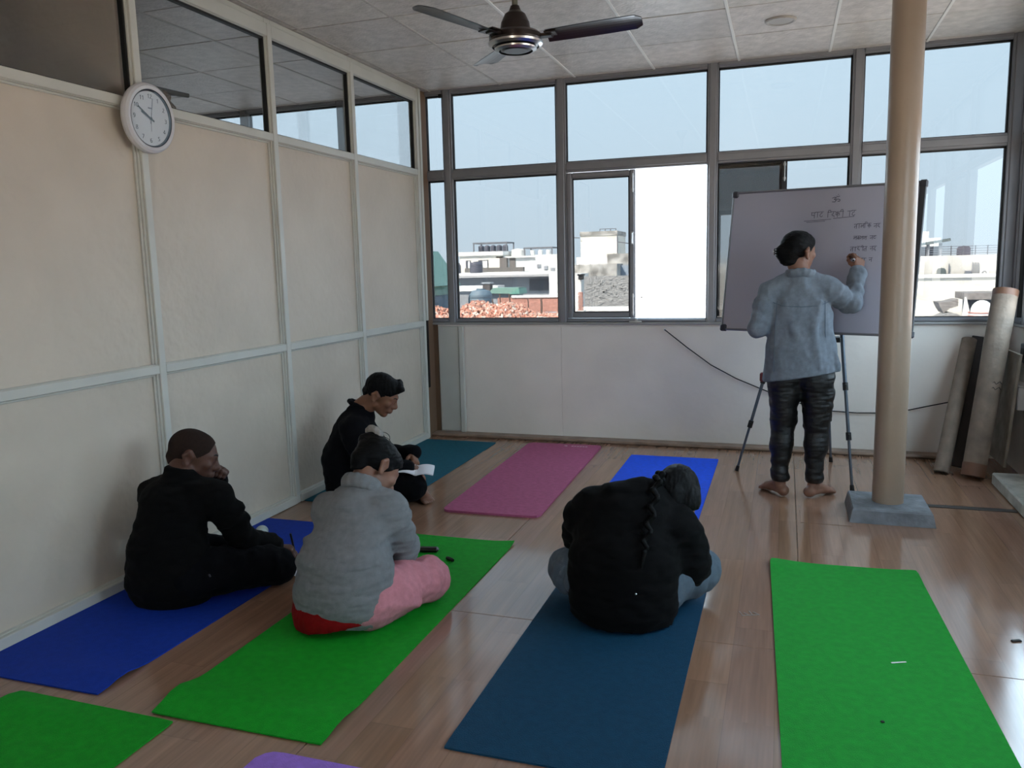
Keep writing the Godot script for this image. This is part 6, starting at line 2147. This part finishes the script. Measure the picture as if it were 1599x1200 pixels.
# black jacket, grey-blue jeans and a long plait; head sunk forward to the right
func person_black_jacket():
	var at := Vector3(-0.575, 0.007, -3.02)
	var sk := skin("skin warm brown", Color(0.53, 0.385, 0.32))
	var hd := Transform3D(head_basis(Vector3(0.22, -0.72, -0.62), Vector3(0.25, 0.62, -0.72)), Vector3(0.172, 0.440, -0.250))
	var neck := Vector3(0.070, 0.460, -0.165)
	var Ls := Vector3(-0.150, 0.412, -0.115)
	var Rs := Vector3(0.180, 0.355, -0.140)
	var Le := Vector3(-0.200, 0.225, -0.20)
	var Lw := Vector3(-0.05, 0.14, -0.38)
	var Re := Vector3(0.222, 0.165, -0.175)
	var Rw := Vector3(0.14, 0.12, -0.38)
	var Lh := Vector3(-0.10, 0.11, -0.04)
	var Rh := Vector3(0.10, 0.11, -0.05)
	var Lk := Vector3(-0.272, 0.118, -0.175)
	var Rk := Vector3(0.262, 0.125, -0.290)
	var La := Vector3(0.05, 0.06, -0.40)
	var Ra := Vector3(-0.12, 0.06, -0.34)
	var trunk := [oval(Vector3(0, 0.12, 0), Vector3(0.0, 0.38, -0.09), Vector3.RIGHT, 0.12, 0.09, 0.11, 0.07), cap(Vector3(0.01, 0.38, -0.09), neck, 0.08, 0.052), cap(Ls, Le, 0.042, 0.034), cap(Le, Lw, 0.034, 0.024), cap(Rs, Re, 0.042, 0.034), cap(Re, Rw, 0.034, 0.024), cap(Lh, Lk, 0.075, 0.05), cap(Rh, Rk, 0.075, 0.05), cap(Lk, La, 0.046, 0.03), cap(Rk, Ra, 0.046, 0.03)]
	var hands := [hand_prims(Rw, Vector3(-0.4, -0.2, -0.8), Vector3(0.2, 0.95, -0.2), 1.0, [0.45, 0.55, 0.6, 0.65], 0.7, 0.86), hand_prims(Lw, Vector3(0.4, -0.2, -0.8), Vector3(-0.1, 1, -0.1), -1.0, [0.2, 0.2, 0.25, 0.3], 0.3, 0.86)]
	var o := make_person(at, "person in a black jacket with a long plait bent forward on the navy mat", sk, trunk, hd, neck, true, hands, [foot_prims(La, Vector3(0.7, 0, -0.1), Vector3(0, -1, 0), -1.0), foot_prims(Ra, Vector3(-0.7, 0, -0.1), Vector3(0, -1, 0), 1.0)])
	var black := cloth("black padded jacket", Color(0.026, 0.025, 0.030), 0.9, 0.4)
	var top := [oval(Vector3(-0.005, 0.090, 0.010), Vector3(-0.005, 0.23, -0.005), Vector3.RIGHT, 0.218, 0.170, 0.214, 0.160), oval(Vector3(-0.008, 0.23, -0.01), Vector3(-0.008, 0.37, -0.060), Vector3.RIGHT, 0.203, 0.155, 0.175, 0.125), oval(Ls + Vector3(0.06, -0.015, 0), Rs + Vector3(-0.05, 0.01, 0), Vector3.BACK, 0.090, 0.082, 0.090, 0.082), cap(Vector3(-0.02, 0.42, -0.08), Vector3(0.045, 0.460, -0.13), 0.098, 0.084), cap(Vector3(0.05, 0.43, -0.11), Vector3(0.105, 0.435, -0.165), 0.085, 0.072), oval(Vector3(-0.065, 0.475, -0.10), Vector3(0.045, 0.485, -0.13), Vector3(0, 0.5, 1), 0.062, 0.040, 0.058, 0.040)]
	top += sleeve(Ls, Le, Lw, 0.083, 0.070, 0.042) + sleeve(Rs, Re, Rw, 0.086, 0.078, 0.045)
	top += folds(Rs, Re, 0.086, 0.078, 4, 0.010, Vector3(0.7, 0.2, 0.7), 31) + folds(Ls, Le, 0.083, 0.070, 4, 0.010, Vector3(-0.7, 0.2, 0.7), 32)
	wear(o, "jacket", top, 0.0105, 58.0, black, [[Vector3(0, -1, 0), -0.012]], Vector3(8, 20, 8), 0.009)
	var st := new_st()
	bx(st, Vector3(0.075, 0.175, 0.162), Vector3(0.008, 0.008, 0.008), 0.003)
	obj("rivet", st, mats["steel"], o)
	var jean := cloth("grey blue jeans", Color(0.36, 0.41, 0.46), 0.9, 0.5)
	var tr := [oval(Vector3(-0.10, 0.10, -0.01), Vector3(0.10, 0.10, -0.02), Vector3.UP, 0.098, 0.15, 0.098, 0.15), cap(Lh, Lk, 0.100, 0.080), cap(Rh, Rk, 0.105, 0.082), cap(Lk, La.lerp(Lk, 0.1), 0.076, 0.052), cap(Rk, Ra.lerp(Rk, 0.1), 0.078, 0.052)]
	tr += folds(Rh, Rk, 0.106, 0.084, 4, 0.007, Vector3(0.7, 0.6, 0.5), 33) + folds(Lh, Lk, 0.102, 0.082, 4, 0.007, Vector3(-0.7, 0.6, 0.5), 34)
	wear(o, "jeans", tr, 0.0110, 62.0, jean, [[Vector3(0, -1, 0), -0.0005]], Vector3(15, 15, 15), 0.006)
	st = new_st()
	tube(st, [Rh + Vector3(0.075, -0.045, 0.075), Rh.lerp(Rk, 0.5) + Vector3(0.05, -0.045, 0.072), Rk + Vector3(0.035, -0.045, 0.058)], 0.0032, 6)
	tube(st, [Lh + Vector3(-0.075, -0.045, 0.075), Lh.lerp(Lk, 0.5) + Vector3(-0.05, -0.045, 0.077), Lk + Vector3(-0.035, -0.045, 0.062)], 0.0032, 6)
	obj("side_seam", st, m("seam blue", Color(0.16, 0.19, 0.23), 0.9), o)
	var hb := hd.basis
	var hm := hair_material()
	var hair := shifted([egg(Vector3(0, 0.040, 0.020), Vector3(0.083, 0.090, 0.100)), egg(Vector3(0, 0.050, -0.030), Vector3(0.072, 0.068, 0.074)), egg(Vector3(0.068, -0.015, 0.010), Vector3(0.042, 0.066, 0.056)), egg(Vector3(-0.068, -0.015, 0.010), Vector3(0.042, 0.066, 0.056)), cap(Vector3(0.02, -0.03, 0.07), Vector3(0.03, -0.075, 0.05), 0.045, 0.038), cap(Vector3(-0.01, 0.02, 0.085), Vector3(-0.035, -0.045, 0.095), 0.042, 0.032), cap(Vector3(0.072, 0.0, -0.02), Vector3(0.070, -0.07, -0.040), 0.016, 0.009), cap(Vector3(-0.072, 0.0, -0.02), Vector3(-0.070, -0.07, -0.040), 0.016, 0.009)], hd)
	wear(o, "parted_hair", hair, 0.0052, 160.0, hm, [cut(hb * Vector3(0, -0.66, -0.75), hd * Vector3(0, 0.050, -0.085)), cut(hb * Vector3(0.0, -1.0, -0.40), hd * Vector3(0, -0.085, 0.03))], Vector3(60, 26, 26), 0.003)
	var braid := []
	var pts := [Vector3(0.122, 0.535, -0.200), Vector3(0.118, 0.553, -0.140), Vector3(0.118, 0.536, -0.078), Vector3(0.116, 0.486, -0.018), Vector3(0.112, 0.432, 0.040), Vector3(0.106, 0.380, 0.088), Vector3(0.100, 0.328, 0.128)]
	for k in pts.size() - 1:
		for h in 2:
			var c: Vector3 = pts[k].lerp(pts[k + 1], h * 0.5)
			var rr: float = 0.021 - 0.0016 * k
			var sd := (1.0 if h == 0 else -1.0)
			braid.append(cap(c + Vector3(0.011 * sd, 0.010, 0), c + Vector3(-0.008 * sd, -0.012, 0.008), rr * 0.72, rr * 0.55))
	braid.append(cap(pts[6], pts[6] + Vector3(-0.006, -0.055, 0.022), 0.011, 0.005))
	wear(o, "plait", braid, 0.0042, 220.0, hm, [], Vector3(40, 90, 40), 0.0016)
	paper("notebook", "white notebook in front of the person in the black jacket", "notebook", at + Vector3(0.04, 0.030, -0.52), 0.20, 0.15, 0.008, Vector3(0, 0.1, 0))


# the one at the board: pale blue denim jacket, black leggings, bare feet
func person_writing():
	var at := Vector3(0.09, 0.0, -5.02)
	var sk := skin("skin warm brown", Color(0.53, 0.385, 0.32))
	var hd := Transform3D(head_basis(Vector3(0.62, 0.02, -0.78), Vector3(0.0, 1, 0)), Vector3(-0.018, 1.448, -0.03))
	var neck := Vector3(-0.005, 1.325, 0.0)
	var Ls := Vector3(-0.168, 1.222, 0.0)
	var Rs := Vector3(0.152, 1.238, -0.01)
	var Le := Vector3(-0.235, 1.015, 0.045)
	var Lw := Vector3(-0.10, 1.02, -0.155)
	var Re := Vector3(0.285, 1.142, -0.110)
	var Rw := Vector3(0.322, 1.325, -0.205)
	var Lh := Vector3(-0.085, 0.78, 0.0)
	var Rh := Vector3(0.095, 0.78, 0.0)
	var Lk := Vector3(-0.082, 0.445, -0.015)
	var Rk := Vector3(0.108, 0.450, -0.005)
	var La := Vector3(-0.092, 0.080, 0.020)
	var Ra := Vector3(0.102, 0.080, 0.020)
	var trunk := [oval(Vector3(0, 0.82, 0), Vector3(0, 1.08, 0), Vector3.RIGHT, 0.13, 0.08, 0.11, 0.07), oval(Vector3(0, 1.08, 0), Vector3(0, 1.20, 0), Vector3.RIGHT, 0.12, 0.07, 0.10, 0.05), cap(Vector3(0, 1.22, 0), neck, 0.055, 0.050), cap(Ls, Le, 0.045, 0.036), cap(Le, Lw, 0.036, 0.025), cap(Rs, Re, 0.045, 0.036), cap(Re, Rw, 0.036, 0.025), cap(Lh, Lk, 0.085, 0.052), cap(Rh, Rk, 0.085, 0.052), cap(Lk + Vector3(0, -0.02, 0.01), Lk.lerp(La, 0.35) + Vector3(0, 0, 0.015), 0.05, 0.05), cap(Lk.lerp(La, 0.35) + Vector3(0, 0, 0.015), La + Vector3(0, 0.02, 0), 0.05, 0.033), cap(Rk + Vector3(0, -0.02, 0.01), Rk.lerp(Ra, 0.35) + Vector3(0, 0, 0.015), 0.05, 0.05), cap(Rk.lerp(Ra, 0.35) + Vector3(0, 0, 0.015), Ra + Vector3(0, 0.02, 0), 0.05, 0.033)]
	var hands := [hand_prims(Rw, Vector3(0.06, 0.92, -0.38), Vector3(0.60, 0.15, 0.75), 1.0, [0.50, 0.60, 0.70, 0.78], 0.75, 0.95), hand_prims(Lw, Vector3(0.75, 0.15, -0.6), Vector3(-0.5, 0.4, -0.7), -1.0, [0.5, 0.55, 0.6, 0.6], 0.4, 0.92)]
	var o := make_person(at, "person in a pale blue jacket and black leggings writing on the whiteboard", sk, trunk, hd, neck, true, hands, [foot_prims(La + Vector3(0, 0, 0), Vector3(-0.62, 0, -0.72), Vector3(0, -1, 0), -1.0), foot_prims(Ra, Vector3(0.66, 0, -0.66), Vector3(0, -1, 0), 1.0)])
	var denim := cloth("pale denim", Color(0.50, 0.535, 0.58), 0.9, 0.45)
	var top := [oval(Vector3(0.016, 0.710, 0.0), Vector3(0.006, 0.90, 0.0), Vector3.RIGHT, 0.220, 0.162, 0.194, 0.138), oval(Vector3(0.005, 0.90, 0.0), Vector3(0, 1.08, 0.0), Vector3.RIGHT, 0.186, 0.130, 0.178, 0.118), oval(Vector3(0, 1.08, 0), Vector3(-0.004, 1.20, 0.0), Vector3.RIGHT, 0.172, 0.115, 0.150, 0.092), cap(Ls, neck + Vector3(-0.03, -0.02, 0), 0.066, 0.050), cap(Rs, neck + Vector3(0.03, -0.02, 0), 0.066, 0.050), cap(Vector3(0, 1.24, 0.0), neck + Vector3(0, -0.01, 0), 0.085, 0.066)]
	top += sleeve(Ls, Le, Lw, 0.064, 0.056, 0.040) + sleeve(Rs, Re, Rw, 0.066, 0.050, 0.037)
	top += folds(Re, Rw, 0.053, 0.041, 8, 0.0085, Vector3(-0.2, 0, 1), 41) + folds(Rs, Re, 0.067, 0.053, 6, 0.009, Vector3(0.2, -0.3, 1), 42) + folds(Ls, Le, 0.065, 0.056, 3, 0.006, Vector3(-0.6, 0, 1), 43)
	# long soft drapes down the back
	for q in [[Vector3(0.105, 1.16, 0.078), Vector3(0.075, 1.02, 0.112), Vector3(0.110, 0.80, 0.128)], [Vector3(-0.08, 1.17, 0.080), Vector3(-0.03, 1.0, 0.115), Vector3(0.05, 0.84, 0.132)], [Vector3(0.168, 0.98, 0.05), Vector3(0.205, 0.80, 0.055), Vector3(0.215, 0.76, 0.05)]]:
		top += [cap(q[0], q[1], 0.012, 0.015), cap(q[1], q[2], 0.015, 0.013)]
	wear(o, "jacket", top, 0.0088, 110.0, denim, [cut(Vector3(0, 1, 0.12), neck + Vector3(0, 0.022, 0)), cut(Vector3(0.17, -1, 0.05), Vector3(0, 0.722, 0))], Vector3(14, 7, 14), 0.006)
	var col := []
	for k in 10:
		var a0 := -0.35 + (PI + 0.7) * k / 9.0
		var q := neck + Vector3(cos(a0) * 0.072, 0.014 - 0.016 * absf(cos(a0)), 0.006 + sin(a0) * 0.066)
		if k > 0: col.append(oval(col[-1][2] if k > 1 else col[0][1], q, Vector3(0, 1, 0.5), 0.022, 0.010, 0.022, 0.010))
		else: col.append(ball(q, 0.011))
	wear(o, "collar", col, 0.006, 130.0, denim, [], Vector3(20, 20, 20), 0.002)
	# stitched seams, hem
	var st := new_st()
	tube(st, [Vector3(-0.165, 1.17, 0.055), Vector3(-0.10, 1.145, 0.098), Vector3(0, 1.14, 0.113), Vector3(0.10, 1.145, 0.098), Vector3(0.165, 1.17, 0.055)], 0.0020, 6)
	tube(st, [Vector3(0.130, 1.17, 0.078), Vector3(0.136, 1.0, 0.090), Vector3(0.150, 0.80, 0.104)], 0.0020, 6)
	tube(st, [Vector3(-0.130, 1.17, 0.078), Vector3(-0.138, 1.0, 0.090), Vector3(-0.140, 0.76, 0.110)], 0.0020, 6)
	obj("seam", st, m("denim seam", Color(0.36, 0.41, 0.47), 0.9), o)
	var legm := cloth("black shiny leggings", Color(0.022, 0.021, 0.026), 0.42, 0.35)
	legm.metallic_specular = 0.5
	var tr := [oval(Vector3(-0.06, 0.78, 0.0), Vector3(0.07, 0.78, 0.0), Vector3.UP, 0.105, 0.105, 0.105, 0.105)]
	for s in [[Lh, Lk, La], [Rh, Rk, Ra]]:
		tr += [cap(s[0], s[1], 0.106, 0.066), cap(s[1], s[1].lerp(s[2], 0.35) + Vector3(0, 0, 0.018), 0.065, 0.062), cap(s[1].lerp(s[2], 0.35) + Vector3(0, 0, 0.018), s[2] + Vector3(0, 0.035, 0), 0.061, 0.040), cap(s[2] + Vector3(0, 0.030, 0), s[2] + Vector3(0, 0.036, 0), 0.043, 0.043)]
		tr += folds(s[0].lerp(s[1], 0.15), s[1], 0.095, 0.068, 13, 0.0048, Vector3(0.3, 0, 1), 44 + int(s[0].x > 0)) + folds(s[1], s[2], 0.064, 0.044, 7, 0.0042, Vector3(0.1, 0, 1), 46 + int(s[0].x > 0))
	wear(o, "leggings", tr, 0.0090, 85.0, legm, [cut(Vector3(0, -1, 0), Vector3(0, 0.092, 0)), cut(Vector3(0, 1, 0), Vector3(0, 0.80, 0))], Vector3(10, 45, 10), 0.003)
	var hb := hd.basis
	var hm := hair_material()
	var hair := shifted([egg(Vector3(0, 0.042, 0.018), Vector3(0.084, 0.086, 0.101)), egg(Vector3(0, 0.052, -0.028), Vector3(0.074, 0.066, 0.074)), cap(Vector3(0, 0.0, 0.075), Vector3(0, -0.052, 0.062), 0.050, 0.036), egg(Vector3(-0.030, 0.005, 0.115), Vector3(0.036, 0.045, 0.030)), egg(Vector3(-0.015, -0.035, 0.100), Vector3(0.034, 0.036, 0.028))], hd)
	wear(o, "gathered_hair", hair, 0.0055, 160.0, hm, [cut(hb * Vector3(0, -0.70, -0.72), hd * Vector3(0, 0.062, -0.080)), cut(hb * Vector3(0.0, -1.0, -0.45), hd * Vector3(0, -0.042, 0.020))], Vector3(26, 60, 26), 0.003)
	st = new_st()
	bx(st, hd * Vector3(-0.062, 0.010, 0.128), Vector3(0.014, 0.040, 0.020), 0.005, hb)
	for k in 3: tube(st, [hd * Vector3(-0.060, 0.022 - 0.014 * k, 0.132), hd * Vector3(-0.036, 0.020 - 0.014 * k, 0.150)], 0.0032, 6)
	obj("hair_clip", st, m("clip dark", Color(0.12, 0.11, 0.13), 0.3), o)
	st = new_st()
	lathe(st, dome(0.006, 5), 12, Transform3D(hb * Basis(Vector3.RIGHT, PI / 2), hd * Vector3(-0.066, 0.012, 0.139)))
	obj("clip_stud", st, mats["steel"], o)
	st = new_st()
	lathe(st, dome(0.0045, 5), 10, Transform3D(hb * Basis(Vector3(0, 0, 1), -PI / 2), hd * Vector3(0.080, -0.036, 0.014)))
	obj("earring", st, mats["steel"], o)
	var mk: Node3D = pen("marker pen in the writing hand at the whiteboard", at + Vector3(0.316, 1.428, -0.310), at + Vector3(0.292, 1.395, -0.190), Color(0.82, 0.82, 0.84), 0.0075)
	mk.name = "marker_pen"
